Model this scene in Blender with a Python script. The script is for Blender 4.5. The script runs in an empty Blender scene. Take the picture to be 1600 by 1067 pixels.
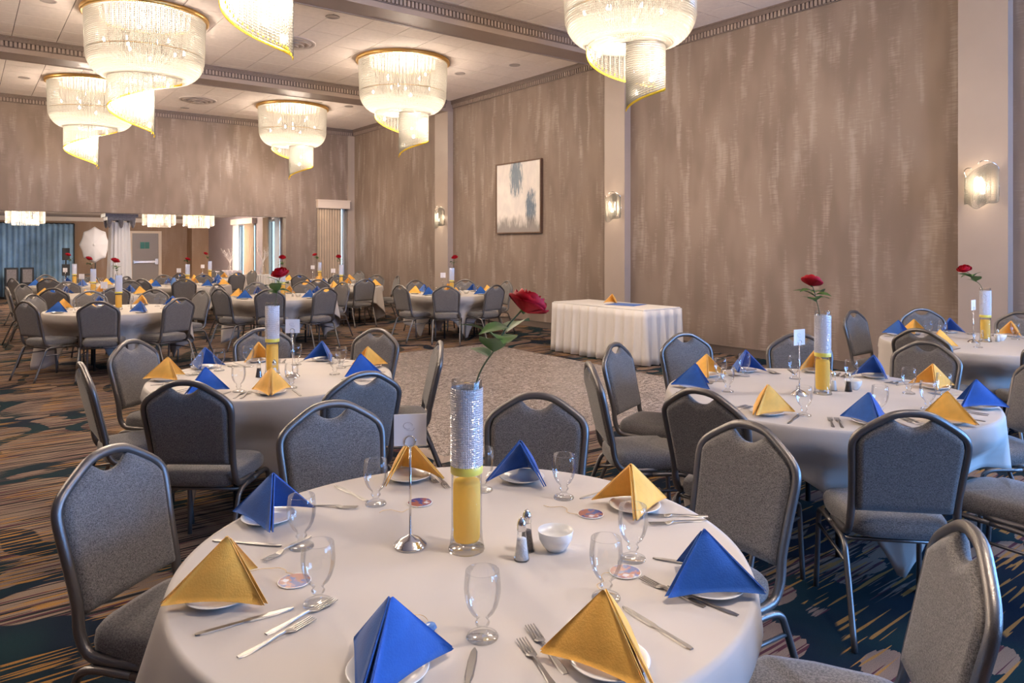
import bpy, math, random
from mathutils import Vector, Matrix
random.seed(7)
S = bpy.context.scene
COL = S.collection
PI = math.pi

# ------------------------------------------------------------------ camera
cam_d = bpy.data.cameras.new('camera')
cam = bpy.data.objects.new('camera', cam_d)
COL.objects.link(cam)
cam_d.sensor_width = 36.0
cam_d.lens = 36.0 * 1120.0 / 1600.0
cam_d.shift_y = -(533.5 - 384.0) / 1600.0
cam_d.clip_start = 0.05
cam.location = (0, 0, 1.62)
cam.rotation_euler = (PI / 2, 0, -math.atan(860 / 1120))
S.camera = cam

# ------------------------------------------------------------------ world, exposure
wd = bpy.data.worlds.new('world'); S.world = wd
wd.use_nodes = True
wd.node_tree.nodes['Background'].inputs[0].default_value = (0.62, 0.85, 1.0, 1)
wd.node_tree.nodes['Background'].inputs[1].default_value = 3.2
S.view_settings.view_transform = 'Standard'
S.view_settings.look = 'None'
S.view_settings.gamma = 1.0
S.view_settings.use_curve_mapping = False
S.view_settings.exposure = EXPOSURE = 0.0
S.cycles.transparent_max_bounces = 24
S.cycles.max_bounces = 8
S.cycles.diffuse_bounces = 4
CH_POWER = 800.0          # each chandelier's lamps
CH_COL = (1.0, 0.825, 0.665)
DAY_COL = (0.16, 0.42, 1.0)
def area(name, loc, rot, sx, sy, power, col):
    l = bpy.data.lights.new(name, 'AREA'); l.shape = 'RECTANGLE'; l.size = sx; l.size_y = sy
    l.energy = power; l.color = col
    o = bpy.data.objects.new(name, l); COL.objects.link(o); o.location = loc; o.rotation_euler = rot
    return o
# daylight at the tall windows of the end wall and the near side wall (both behind the camera's right shoulder)
for wx in (5.3, 7.5):
    area('window_daylight', (wx, -6.66, 1.9), (PI / 2, 0, 0), 1.5, 2.8, 560, DAY_COL)
for wy in (-4.6, -2.0):
    area('window_daylight', (9.30, wy, 1.9), (0, PI / 2, 0), 2.8, 1.5, 560, DAY_COL)

# ------------------------------------------------------------------ helpers
MATS = {}
def nodes(name):
    m = bpy.data.materials.new(name); m.use_nodes = True
    nt = m.node_tree; MATS[name] = m
    return m, nt, nt.nodes['Principled BSDF']
def pmat(name, col, rough=0.5, metal=0.0, spec=0.5, noise=None, bump=None, sheen=0.0, trans=0.0):
    m, nt, b = nodes(name)
    b.inputs['Base Color'].default_value = (*col, 1)
    b.inputs['Roughness'].default_value = rough
    b.inputs['Metallic'].default_value = metal
    b.inputs['Specular IOR Level'].default_value = spec
    if sheen: b.inputs['Sheen Weight'].default_value = sheen
    tc = nt.nodes.new('ShaderNodeTexCoord')
    if noise:
        sc, amt = noise
        n = nt.nodes.new('ShaderNodeTexNoise'); n.inputs['Scale'].default_value = sc; n.inputs['Detail'].default_value = 3
        nt.links.new(tc.outputs['Object'], n.inputs['Vector'])
        r = nt.nodes.new('ShaderNodeMapRange'); r.inputs[1].default_value = 0.3; r.inputs[2].default_value = 0.7
        r.inputs[3].default_value = 1 - amt; r.inputs[4].default_value = 1 + amt
        nt.links.new(n.outputs['Fac'], r.inputs[0])
        mx = nt.nodes.new('ShaderNodeVectorMath'); mx.operation = 'SCALE'
        mx.inputs[0].default_value = col
        nt.links.new(r.outputs[0], mx.inputs['Scale'])
        nt.links.new(mx.outputs[0], b.inputs['Base Color'])
    if bump:
        sc, st = bump
        n = nt.nodes.new('ShaderNodeTexNoise'); n.inputs['Scale'].default_value = sc; n.inputs['Detail'].default_value = 2
        nt.links.new(tc.outputs['Object'], n.inputs['Vector'])
        bp = nt.nodes.new('ShaderNodeBump'); bp.inputs['Strength'].default_value = st; bp.inputs['Distance'].default_value = 0.01
        nt.links.new(n.outputs['Fac'], bp.inputs['Height']); nt.links.new(bp.outputs[0], b.inputs['Normal'])
    return m
def translucent_mat(name, col, mix=0.5, gloss=0.0):
    m, nt, b = nodes(name)
    nt.nodes.remove(b)
    out = nt.nodes['Material Output']
    d = nt.nodes.new('ShaderNodeBsdfDiffuse'); d.inputs[0].default_value = (*col, 1)
    t = nt.nodes.new('ShaderNodeBsdfTranslucent'); t.inputs[0].default_value = (*col, 1)
    mx = nt.nodes.new('ShaderNodeMixShader'); mx.inputs[0].default_value = mix
    nt.links.new(d.outputs[0], mx.inputs[1]); nt.links.new(t.outputs[0], mx.inputs[2])
    last = mx
    if gloss:
        g = nt.nodes.new('ShaderNodeBsdfGlossy'); g.inputs['Roughness'].default_value = 0.12
        m2 = nt.nodes.new('ShaderNodeMixShader'); m2.inputs[0].default_value = gloss
        nt.links.new(mx.outputs[0], m2.inputs[1]); nt.links.new(g.outputs[0], m2.inputs[2]); last = m2
    nt.links.new(last.outputs[0], out.inputs[0])
    return m
def thin_glass(name, tint=(0.96, 0.97, 0.97), lo=0.05, hi=0.75):
    m, nt, b = nodes(name); nt.nodes.remove(b)
    out = nt.nodes['Material Output']
    t = nt.nodes.new('ShaderNodeBsdfTransparent'); t.inputs[0].default_value = (*tint, 1)
    g = nt.nodes.new('ShaderNodeBsdfGlossy'); g.inputs['Roughness'].default_value = 0.03
    lw = nt.nodes.new('ShaderNodeLayerWeight'); lw.inputs[0].default_value = 0.25
    r = nt.nodes.new('ShaderNodeMapRange'); r.inputs[3].default_value = lo; r.inputs[4].default_value = hi
    nt.links.new(lw.outputs['Fresnel'], r.inputs[0])
    mx = nt.nodes.new('ShaderNodeMixShader')
    nt.links.new(r.outputs[0], mx.inputs[0]); nt.links.new(t.outputs[0], mx.inputs[1]); nt.links.new(g.outputs[0], mx.inputs[2])
    nt.links.new(mx.outputs[0], out.inputs[0])
    return m
def emit_mat(name, col, st):
    m, nt, b = nodes(name); nt.nodes.remove(b)
    e = nt.nodes.new('ShaderNodeEmission'); e.inputs[0].default_value = (*col, 1); e.inputs[1].default_value = st
    nt.links.new(e.outputs[0], nt.nodes['Material Output'].inputs[0])
    m.cycles.emission_sampling = 'NONE'
    return m

class MB:
    def __init__(s): s.v = []; s.f = []
    def add(s, v, f):
        o = len(s.v); s.v += [tuple(p) for p in v]; s.f += [tuple(i + o for i in q) for q in f]; return s
    def box(s, x0, x1, y0, y1, z0, z1):
        return s.add([(x0,y0,z0),(x1,y0,z0),(x1,y1,z0),(x0,y1,z0),(x0,y0,z1),(x1,y0,z1),(x1,y1,z1),(x0,y1,z1)],
            [(3,2,1,0),(4,5,6,7),(0,1,5,4),(1,2,6,5),(2,3,7,6),(3,0,4,7)])
    def lathe(s, prof, n=24, c=(0,0,0), cap=True):
        v = []; f = []
        for r, z in prof:
            for i in range(n):
                a = 2*PI*i/n; v.append((c[0]+r*math.cos(a), c[1]+r*math.sin(a), c[2]+z))
        for j in range(len(prof)-1):
            for i in range(n):
                k = (i+1) % n
                f.append((j*n+i, j*n+k, (j+1)*n+k, (j+1)*n+i))
        if cap:
            if prof[0][0] > 1e-5: f.append(tuple(range(n-1, -1, -1)))
            if prof[-1][0] > 1e-5: f.append(tuple((len(prof)-1)*n+i for i in range(n)))
        return s.add(v, f)
    def tube(s, path, r, n=8, closed=False, cap=True, smooth=0):
        P = [Vector(p) for p in path]
        if smooth: P = catmull(P, smooth, closed)
        m = len(P); v = []; f = []
        rr = r if isinstance(r, (list, tuple)) else [r]*m
        if len(rr) != m: rr = [rr[min(len(rr)-1, int(i*(len(rr)-1)/(m-1)+.5))] for i in range(m)]
        up = None
        for i in range(m):
            if closed: t = P[(i+1) % m] - P[i-1]
            else: t = P[min(i+1, m-1)] - P[max(i-1, 0)]
            t.normalize()
            if up is None:
                up = Vector((0,0,1)) if abs(t.z) < .9 else Vector((0,1,0))
            up = (up - t*up.dot(t))
            if up.length < 1e-6: up = t.orthogonal()
            up.normalize(); w = t.cross(up)
            for k in range(n):
                a = 2*PI*k/n
                v.append(P[i] + (up*math.cos(a) + w*math.sin(a))*rr[i])
        for i in range(m if closed else m-1):
            for k in range(n):
                q = (k+1) % n; j = (i+1) % m
                f.append((i*n+k, i*n+q, j*n+q, j*n+k))
        if cap and not closed:
            f.append(tuple(range(n-1, -1, -1))); f.append(tuple((m-1)*n+k for k in range(n)))
        return s.add(v, f)
    def grid(s, fn, nu, nv, wrap=False):
        v = []; f = []
        for j in range(nv+1):
            for i in range(nu if wrap else nu+1):
                v.append(fn(i/nu, j/nv))
        w = nu if wrap else nu+1
        for j in range(nv):
            for i in range(nu):
                k = (i+1) % nu if wrap else i+1
                f.append((j*w+i, j*w+k, (j+1)*w+k, (j+1)*w+i))
        return s.add(v, f)
    def mesh(s, name, m, smooth=False):
        me = bpy.data.meshes.new(name); me.from_pydata(s.v, [], s.f)
        if m is not None: me.materials.append(MATS[m] if isinstance(m, str) else m)
        if smooth: me.polygons.foreach_set('use_smooth', [True]*len(me.polygons))
        me.update(); return me
def catmull(P, k, closed=False):
    out = []; n = len(P)
    for i in range(n if closed else n-1):
        p0 = P[i-1] if (closed or i > 0) else P[0]*2-P[1]
        p1 = P[i]; p2 = P[(i+1) % n]
        p3 = P[(i+2) % n] if (closed or i+2 < n) else P[n-1]*2-P[n-2]
        for j in range(k):
            t = j/k
            out.append(0.5*((2*p1)+(p2-p0)*t+(2*p0-5*p1+4*p2-p3)*t*t+(3*p1-p0-3*p2+p3)*t**3))
    if not closed: out.append(P[-1])
    return out
def obj(name, me, parent=None, loc=None, rz=None):
    o = bpy.data.objects.new(name, me); COL.objects.link(o)
    if parent is not None: o.parent = parent
    if loc is not None: o.location = loc
    if rz is not None: o.rotation_euler = (0, 0, rz)
    return o
def tag(o, label, cat, group=None):
    o['label'] = label; o['category'] = cat
    if group: o['group'] = group
    return o
def thing(name, label, cat, loc=(0,0,0), rz=0.0, group=None):
    return tag(obj(name, None, None, loc, rz), label, cat, group)
def struct(o):
    o['kind'] = 'structure'; return o
def stuff(o):
    o['kind'] = 'stuff'; return o
def bevel(o, w=0.005, seg=2):
    b = o.modifiers.new('bevel', 'BEVEL'); b.width = w; b.segments = seg; b.limit_method = 'ANGLE'
    return o
# ------------------------------------------------------------------ materials
class NT:
    def __init__(s, name): s.m, s.nt, s.b = nodes(name); s.co = s.n('TexCoord').outputs['Object']
    def n(s, t): return s.nt.nodes.new('ShaderNode' + t)
    def L(s, a, b): s.nt.links.new(a, b)
    def noise(s, scale, vec=(1,1,1), detail=2, off=(0,0,0), rough=0.5, src=None):
        mp = s.n('Mapping'); mp.inputs['Scale'].default_value = vec; mp.inputs['Location'].default_value = off
        s.L(src or s.co, mp.inputs[0])
        t = s.n('TexNoise'); t.inputs['Scale'].default_value = scale; t.inputs['Detail'].default_value = detail
        t.inputs['Roughness'].default_value = rough
        s.L(mp.outputs[0], t.inputs['Vector']); return t.outputs['Fac']
    def ramp(s, x, a, b, lo=0.0, hi=1.0):
        r = s.n('MapRange'); r.interpolation_type = 'SMOOTHSTEP'
        r.inputs[1].default_value = a; r.inputs[2].default_value = b; r.inputs[3].default_value = lo; r.inputs[4].default_value = hi
        s.L(x, r.inputs[0]); return r.outputs[0]
    def math(s, op, a, b):
        t = s.n('Math'); t.operation = op
        for i, q in enumerate((a, b)):
            if isinstance(q, (int, float)): t.inputs[i].default_value = q
            else: s.L(q, t.inputs[i])
        return t.outputs[0]
    def mix(s, f, a, b):
        t = s.n('Mix'); t.data_type = 'RGBA'
        for i, q in ((0, f), (6, a), (7, b)):
            if isinstance(q, (int, float)): t.inputs[i].default_value = q
            elif isinstance(q, tuple): t.inputs[i].default_value = (*q, 1)
            else: s.L(q, t.inputs[i])
        return t.outputs[2]
    def bump(s, h, st, dist=0.01):
        b = s.n('Bump'); b.inputs['Strength'].default_value = st; b.inputs['Distance'].default_value = dist
        s.L(h, b.inputs['Height']); s.L(b.outputs[0], s.b.inputs['Normal'])
    def out(s, col, rough=None):
        s.L(col, s.b.inputs['Base Color'])
        if rough is not None:
            if isinstance(rough, (int, float)): s.b.inputs['Roughness'].default_value = rough
            else: s.L(rough, s.b.inputs['Roughness'])

def make_carpet():
    t = NT('carpet')
    streak = t.noise(1.0, (2.0, 62, 1), 2, (1.3, 0, 0), 0.6)
    streak2 = t.noise(1.0, (1.5, 48, 1), 1, (9.3, 4, 0))
    streak3 = t.noise(1.0, (1.2, 40, 1), 1, (-5.3, 14, 0))
    jag = t.math('MULTIPLY', t.math('SUBTRACT', streak, 0.5), 0.30)
    # zones: streaky tan fields, navy fields strewn with pebbles, navy branches
    sp = t.n('SeparateXYZ'); t.L(t.co, sp.inputs[0])
    drift = t.ramp(t.math('SUBTRACT', sp.outputs[0], sp.outputs[1]), -2.5, 2.5, 0.045, -0.085)   # the design turns darker towards one corner
    zone = t.ramp(t.math('ADD', t.math('ADD', t.noise(0.9, (0.8, 1.3, 1), 2, (5.1, 2.2, 0)), drift), t.math('MULTIPLY', jag, 0.8)), 0.455, 0.47)
    vo = t.n('TexVoronoi'); vo.feature = 'SMOOTH_F1'; vo.inputs['Scale'].default_value = 4.4; vo.inputs['Smoothness'].default_value = 0.25
    mp = t.n('Mapping'); mp.inputs['Scale'].default_value = (0.72, 1.3, 1); t.L(t.co, mp.inputs[0]); t.L(mp.outputs[0], vo.inputs['Vector'])
    peb = t.ramp(t.math('ADD', vo.outputs['Distance'], t.math('MULTIPLY', jag, 0.55)), 0.45, 0.44)
    branch = t.ramp(t.math('ABSOLUTE', t.math('SUBTRACT', t.noise(0.8, off=(1, 9, 0), detail=1), 0.5), 0), 0.026, 0.022)
    tan = t.mix(t.noise(0.8, off=(4, 2, 0)), (0.205, 0.150, 0.135), (0.265, 0.195, 0.138))
    tan = t.mix(t.ramp(streak2, 0.575, 0.59), tan, (0.085, 0.028, 0.042))
    field = t.mix(t.ramp(streak3, 0.54, 0.555), tan, (0.016, 0.018, 0.022))
    navy = t.mix(t.ramp(t.noise(1.1), 0.4, 0.6), (0.006, 0.014, 0.030), (0.006, 0.027, 0.036))
    col = t.mix(peb, navy, tan)
    col = t.mix(zone, col, field)
    col = t.mix(branch, col, navy)
    g = t.math('MULTIPLY', t.ramp(t.noise(1.0, (2.2, 44, 1), 1, (2, 31, 0)), 0.60, 0.612), t.ramp(t.noise(1.0, off=(8, 8, 0)), 0.44, 0.46))
    col = t.mix(g, col, (0.36, 0.19, 0.055))
    fine = t.noise(260, detail=1)
    col = t.mix(t.ramp(fine, 0.25, 0.75, 0.0, 0.35), col, (0.01, 0.01, 0.012))
    t.out(col, 0.95); t.b.inputs['Specular IOR Level'].default_value = 0.1
    t.bump(fine, 0.4, 0.004)
make_carpet()

def make_wallpaper(name, dark, mid, light):
    t = NT(name)
    sp = t.n('SeparateXYZ'); t.L(t.co, sp.inputs[0])
    cb = t.n('CombineXYZ')
    t.L(t.math('ADD', sp.outputs[0], sp.outputs[1]), cb.inputs[0]); t.L(sp.outputs[2], cb.inputs[2])
    uv = cb.outputs[0]
    bands = t.noise(1.0, (5.2, 1, 0.85), 3, (0, 0, 0), 0.55, uv)
    bands2 = t.noise(1.0, (2.2, 1, 0.8), 2, (7, 0, 3), 0.5, uv)
    lines = t.noise(1.0, (6, 1, 70), 1, (0, 0, 0), 0.5, uv)
    vert = t.noise(1.0, (75, 1, 2.2), 1, (0, 0, 5), 0.5, uv)
    f = t.math('ADD', bands, t.math('MULTIPLY', t.math('SUBTRACT', lines, 0.5), 0.30))
    col = t.mix(t.ramp(bands2, 0.35, 0.65), mid, dark)
    col = t.mix(t.ramp(f, 0.50, 0.74, 0, 0.8), col, light)
    vm = t.math('MULTIPLY', t.ramp(vert, 0.55, 0.62), t.ramp(bands2, 0.5, 0.62))
    col = t.mix(t.math('MULTIPLY', vm, 0.35), col, dark)
    t.out(col, t.ramp(f, 0.45, 0.7, 0.62, 0.42))
    t.b.inputs['Specular IOR Level'].default_value = 0.35
    t.bump(lines, 0.12, 0.004)
make_wallpaper('wallpaper', (0.215, 0.160, 0.128), (0.27, 0.206, 0.168), (0.385, 0.312, 0.268))
make_wallpaper('wallpaper_annex', (0.30, 0.19, 0.12), (0.33, 0.215, 0.14), (0.38, 0.26, 0.18))

def make_dance():
    t = NT('dance_floor')
    a = t.noise(26, (1, 1.6, 1), 4, rough=0.65); b = t.noise(90, (1, 1.5, 1), 2); c = t.noise(3.0, detail=2)
    f = t.math('ADD', t.math('MULTIPLY', a, 0.45), t.math('MULTIPLY', b, 0.55))
    col = t.mix(t.ramp(f, 0.45, 0.57), (0.15, 0.115, 0.10), (0.80, 0.71, 0.66))  # marbled speckle, its pale grains brightened in colour to stand in for sparkle
    col = t.mix(t.ramp(c, 0.3, 0.7, 0, 0.3), col, (0.30, 0.24, 0.21))
    t.out(col, 0.22); t.b.inputs['Metallic'].default_value = 0.25
    t.b.inputs['Specular IOR Level'].default_value = 0.7
    t.bump(t.math('ADD', a, t.math('MULTIPLY', b, 0.5)), 1.0, 0.018)
make_dance()

def make_fabric():
    t = NT('chair_fabric')
    a = t.noise(1.0, (620, 620, 160), 2); b = t.noise(1.0, (160, 160, 620), 2, (3, 3, 3))
    f = t.math('ADD', t.math('MULTIPLY', a, 0.5), t.math('MULTIPLY', b, 0.5))
    col = t.mix(t.ramp(f, 0.36, 0.64), (0.068, 0.063, 0.061), (0.25, 0.232, 0.22))
    t.out(col, 0.9); t.b.inputs['Specular IOR Level'].default_value = 0.2
    t.b.inputs['Sheen Weight'].default_value = 0.25
    t.bump(f, 0.35, 0.002)
make_fabric()

def make_canvas():
    # abstract canvas: pale ground, two dripping blue-grey clouds, dark wash along the bottom (object Y = along, Z = up)
    t = NT('painting_canvas')
    sp = t.n('SeparateXYZ'); t.L(t.co, sp.inputs[0]); y = sp.outputs[1]; z = sp.outputs[2]
    drip = t.noise(1.0, (1, 38, 4.5), 3, (0, 2, 0), 0.65); wash = t.noise(1.0, (1, 5, 3), 3, (4, 1, 1))
    def blob(cy, cz, ry, rz, thr):
        dy = t.math('DIVIDE', t.math('SUBTRACT', y, cy), ry); dz = t.math('DIVIDE', t.math('SUBTRACT', z, cz), rz)
        d = t.math('ADD', t.math('MULTIPLY', dy, dy), t.math('MULTIPLY', dz, dz))
        s_ = t.math('SUBTRACT', 1.0, d)
        s_ = t.math('ADD', s_, t.math('MULTIPLY', t.math('SUBTRACT', drip, 0.5), 3.2))
        return t.ramp(s_, thr, thr + 0.55)
    pale = t.mix(t.ramp(wash, 0.35, 0.65), (0.76, 0.71, 0.68), (0.86, 0.80, 0.75))
    col = t.mix(t.math('MULTIPLY', blob(0.06, 0.45, 0.26, 0.52, 0.15), 0.85), pale, (0.12, 0.19, 0.26))
    col = t.mix(t.math('MULTIPLY', blob(-0.42, -0.22, 0.20, 0.42, 0.15), 0.9), col, (0.08, 0.14, 0.22))
    low = t.math('ADD', t.math('MULTIPLY', z, -4.0), t.math('MULTIPLY', t.math('SUBTRACT', wash, 0.5), 2.4))
    low = t.math('ADD', low, t.math('MULTIPLY', t.math('SUBTRACT', drip, 0.5), 1.2))
    col = t.mix(t.ramp(low, 1.35, 2.5, 0, 0.85), col, (0.19, 0.17, 0.165))
    t.out(col, 0.75)
make_canvas()

pmat('ceiling_tile', (0.86, 0.77, 0.71), 0.85, noise=(14, 0.04), bump=(90, 0.15))
pmat('ceiling_gap', (0.10, 0.075, 0.065), 0.9)
pmat('taupe_paint', (0.33, 0.255, 0.215), 0.45, noise=(3, 0.04))
pmat('pilaster_paint', (0.40, 0.325, 0.275), 0.42, noise=(2, 0.03))
pmat('trim_dark', (0.17, 0.125, 0.105), 0.5, noise=(40, 0.15))
pmat('baseboard', (0.15, 0.115, 0.095), 0.5)
pmat('plain_wall', (0.36, 0.28, 0.23), 0.7, noise=(3, 0.05))
pmat('annex_ceiling', (0.72, 0.64, 0.58), 0.8)
pmat('annex_purple', (0.30, 0.25, 0.27), 0.6, noise=(2, 0.05))
pmat('chair_metal', (0.19, 0.178, 0.172), 0.36, 0.8, bump=(300, 0.12))
pmat('rubber', (0.02, 0.02, 0.02), 0.7)
pmat('tablecloth', (0.55, 0.507, 0.467), 0.85, noise=(2.5, 0.03), bump=(7, 0.25))
pmat('skirt_white', (0.70, 0.665, 0.635), 0.8, noise=(3, 0.03))
pmat('plywood', (0.28, 0.19, 0.12), 0.6, noise=(8, 0.2))
pmat('dark_steel', (0.05, 0.05, 0.052), 0.45, 0.7)
pmat('porcelain', (0.86, 0.84, 0.80), 0.18, noise=(5, 0.01))
pmat('napkin_gold', (0.92, 0.49, 0.085), 0.8, sheen=0.2, noise=(30, 0.06), bump=(220, 0.12))
pmat('napkin_blue', (0.006, 0.090, 0.40), 0.8, sheen=0.2, noise=(30, 0.08), bump=(220, 0.12))
pmat('cutlery', (0.34, 0.325, 0.31), 0.42, 1.0, bump=(160, 0.05))
pmat('chrome', (0.75, 0.73, 0.71), 0.14, 1.0)
pmat('rhinestone', (0.86, 0.85, 0.87), 0.16, 0.5, 1.0)
pmat('gold_metal', (0.75, 0.47, 0.16), 0.35, 0.9)
pmat('gold_bead', (0.85, 0.60, 0.05), 0.3, 0.6)
pmat('brass_wire', (0.70, 0.52, 0.26), 0.3, 1.0)
pmat('salt', (0.88, 0.86, 0.83), 0.9, bump=(300, 0.4))
pmat('pepper', (0.10, 0.085, 0.075), 0.9, noise=(300, 0.5))
pmat('card_white', (0.85, 0.80, 0.79), 0.7)
pmat('card_ink', (0.62, 0.55, 0.56), 0.7)
pmat('rose_red', (0.40, 0.004, 0.014), 0.6, spec=0.2, noise=(60, 0.25))
pmat('rose_leaf', (0.055, 0.125, 0.022), 0.5, noise=(40, 0.25))
pmat('rose_stem', (0.07, 0.095, 0.035), 0.55)
pmat('ribbon', (0.82, 0.68, 0.10), 0.35, sheen=0.2)
translucent_mat('yellow_gel', (1.0, 0.75, 0.22), 0.5)
translucent_mat('crystal', (0.405, 0.394, 0.368), 0.84, 0.06)
thin_glass('glass', (0.985, 0.99, 0.99), 0.03, 0.55)
thin_glass('vase_glass', (0.985, 0.985, 0.975), 0.03, 0.6)
thin_glass('window_glass', (0.95, 0.97, 0.98), 0.04, 0.6)
emit_mat('bulb', (1.0, 0.86, 0.66), 60.0)
pmat('frame_brown', (0.13, 0.065, 0.035), 0.45, noise=(20, 0.15))
pmat('curtain_beige', (0.46, 0.36, 0.27), 0.85, noise=(3, 0.08))
translucent_mat('sheer_white', (0.85, 0.85, 0.86), 0.5)
pmat('drape_blue', (0.25, 0.42, 0.62), 0.6, noise=(2.2, 0.25), sheen=0.3)
pmat('valance', (0.70, 0.59, 0.51), 0.7)
pmat('door_grey', (0.30, 0.26, 0.245), 0.5)
pmat('door_frame', (0.74, 0.60, 0.46), 0.5)
pmat('green_glass', (0.05, 0.22, 0.17), 0.1)
pmat('white_paint', (0.80, 0.78, 0.78), 0.5)
pmat('capital_grey', (0.22, 0.20, 0.21), 0.5, noise=(25, 0.2))
translucent_mat('umbrella_white', (0.86, 0.85, 0.88), 0.4)
pmat('black_plastic', (0.012, 0.012, 0.014), 0.45)
pmat('branch_white', (0.80, 0.76, 0.74), 0.6)
pmat('box_white', (0.82, 0.74, 0.76), 0.7)
pmat('bottle_blue', (0.12, 0.26, 0.62), 0.25)
pmat('vent_metal', (0.50, 0.42, 0.375), 0.4, 0.1)
pmat('downlight_can', (0.42, 0.36, 0.33), 0.4)
pmat('candle_puck', (0.60, 0.56, 0.52), 0.3, 0.5)
def make_medal():
    t = NT('medallion_print')
    v = t.n('TexVoronoi'); v.inputs['Scale'].default_value = 90; t.L(t.co, v.inputs['Vector'])
    hs = t.n('Mix'); hs.data_type = 'RGBA'
    col = t.mix(t.ramp(t.noise(70, detail=3), 0.42, 0.56), (0.02, 0.05, 0.26), (0.30, 0.10, 0.08))
    col = t.mix(t.ramp(t.noise(45, off=(5, 5, 0)), 0.60, 0.66), col, (0.6, 0.58, 0.66))
    t.out(col, 0.25)
make_medal()

# ------------------------------------------------------------------ the room
XW, YB, YF, XL, ZC = 9.12, 19.5, -6.5, -9.0, 5.0
def sbox(name, mat, *b, parent=None):
    o = obj(name, MB().box(*b).mesh(name, mat), parent)
    if parent is None: struct(o)
    return o
floor = sbox('floor', 'carpet', XL, XW, YF, 28.2, -0.12, 0.0)
dance = struct(obj('floor_dance', MB().box(2.9, 6.8, 4.62, 9.5, 0.0, 0.022).mesh('dance', 'dance_floor')))
edge = MB()
edge.add([(2.83,4.55,0.001),(6.87,4.55,0.001),(6.87,9.57,0.001),(2.83,9.57,0.001),(2.9,4.62,.024),(6.8,4.62,.024),(6.8,9.5,.024),(2.9,9.5,.024)],
         [(0,1,5,4),(1,2,6,5),(2,3,7,6),(3,0,4,7)])
obj('edge_ramp', edge.mesh('edge_ramp', 'taupe_paint'), dance)

# walls with real window openings: list of boxes around holes
def wall_with_holes(name, mat, axis, pos0, pos1, a0, a1, z0, z1, holes):
    mb = MB(); cuts = sorted(holes)
    def bx(u0, u1, w0, w1):
        if u1 - u0 < 1e-4 or w1 - w0 < 1e-4: return
        if axis == 'x': mb.box(pos0, pos1, u0, u1, w0, w1)      # wall plane of constant x, u = y
        else: mb.box(u0, u1, pos0, pos1, w0, w1)
    u = a0
    for (h0, h1, hz0, hz1) in cuts:
        bx(u, h0, z0, z1); bx(h0, h1, z0, hz0); bx(h0, h1, hz1, z1); u = h1
    bx(u, a1, z0, z1)
    return struct(obj(name, mb.mesh(name, mat)))
wall_with_holes('wall_right', 'wallpaper', 'x', XW, XW+0.15, YF, YB+0.3, 0, 5.15, [(-5.35, -3.85, 0.5, 3.3), (-2.75, -1.25, 0.5, 3.3)])
wall_with_holes('wall_front', 'wallpaper', 'y', YF-0.15, YF, XL, XW+0.15, 0, 5.15, [(4.55, 6.05, 0.5, 3.3), (6.75, 8.25, 0.5, 3.3)])
sbox('wall_left', 'wallpaper', XL-0.15, XL, YF-0.15, YB+0.3, 0, 5.15)
wb = MB(); wb.box(XL, 7.1, YB, YB+0.3, 2.41, 5.15)
for b in ((7.1, 8.03, 0, 5.15), (8.90, XW, 0, 5.15), (8.03, 8.90, 0, 0.30), (8.03, 8.90, 2.74, 5.15)):
    wb.box(b[0], b[1], YB, YB+0.3, b[2], b[3])
struct(obj('wall_back', wb.mesh('wall_back', 'wallpaper')))
# annex beyond the wide opening
wall_with_holes('wall_annex_right', 'annex_purple', 'x', 7.1, 7.3, YB+0.3, 28.0, 0, 2.7, [(19.95, 21.15, 0.3, 2.38), (22.1, 24.0, 0.3, 2.30)])
sbox('wall_annex_back', 'wallpaper_annex', XL, 7.3, 28.0, 28.2, 0, 2.7)
sbox('wall_annex_left', 'wallpaper_annex', XL-0.15, XL, YB+0.3, 28.2, 0, 2.7)
sbox('ceiling_annex', 'annex_ceiling', XL, 7.3, YB+0.3, 28.2, 2.58, 2.7)
sbox('trim_1', 'annex_ceiling', XL, 7.1, 27.86, 28.0, 2.44, 2.58)
sbox('trim_2', 'wallpaper_annex', 6.53, 7.1, 27.3, 28.0, 0, 2.58)

# ceiling: dark gaps, separate two-foot tiles
ceil = struct(obj('ceiling', MB().box(XL, XW, YF, YB, ZC+0.012, ZC+0.15).mesh('ceiling', 'ceiling_gap')))
P = 0.61; gx0, gy0 = 4.30, 10.23
tm = MB().box(0.005, P-0.005, 0.005, P-0.005, 0, 0.014).mesh('ceiling_tile', 'ceiling_tile')
BEAMS = [(2.88, 3.37), (8.53, 9.01), (14.14, 14.71)]
rest = MB(); ntile = 0
for i in range(-22, 9):
    for j in range(-28, 16):
        x = gx0+i*P; y = gy0+j*P
        x1, y1 = min(x+P, XW), min(y+P, YB)
        if x1-x < .1 or y1-y < .05 or x < XL-.1 or y < YF-.1: continue
        d = x*0.609+y*0.793; r = x*0.793-y*0.609
        u = 800+1120*r/max(d, .1); v = 384-1120*3.38/max(d, .1)
        full = x1-x > P-.01 and y1-y > P-.01
        if full and d > 1 and -60 < u < 1500 and v > -25 and ntile < 300:
            obj('ceiling_tile', tm, ceil, (x, y, ZC)); ntile += 1
        else: rest.box(max(x, XL)+.005, x1-.005, max(y, YF)+.005, y1-.005, ZC, ZC+.014)
stuff(obj('ceiling_tiles_beyond', rest.mesh('tiles_rest', 'ceiling_tile'), ceil))

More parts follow.
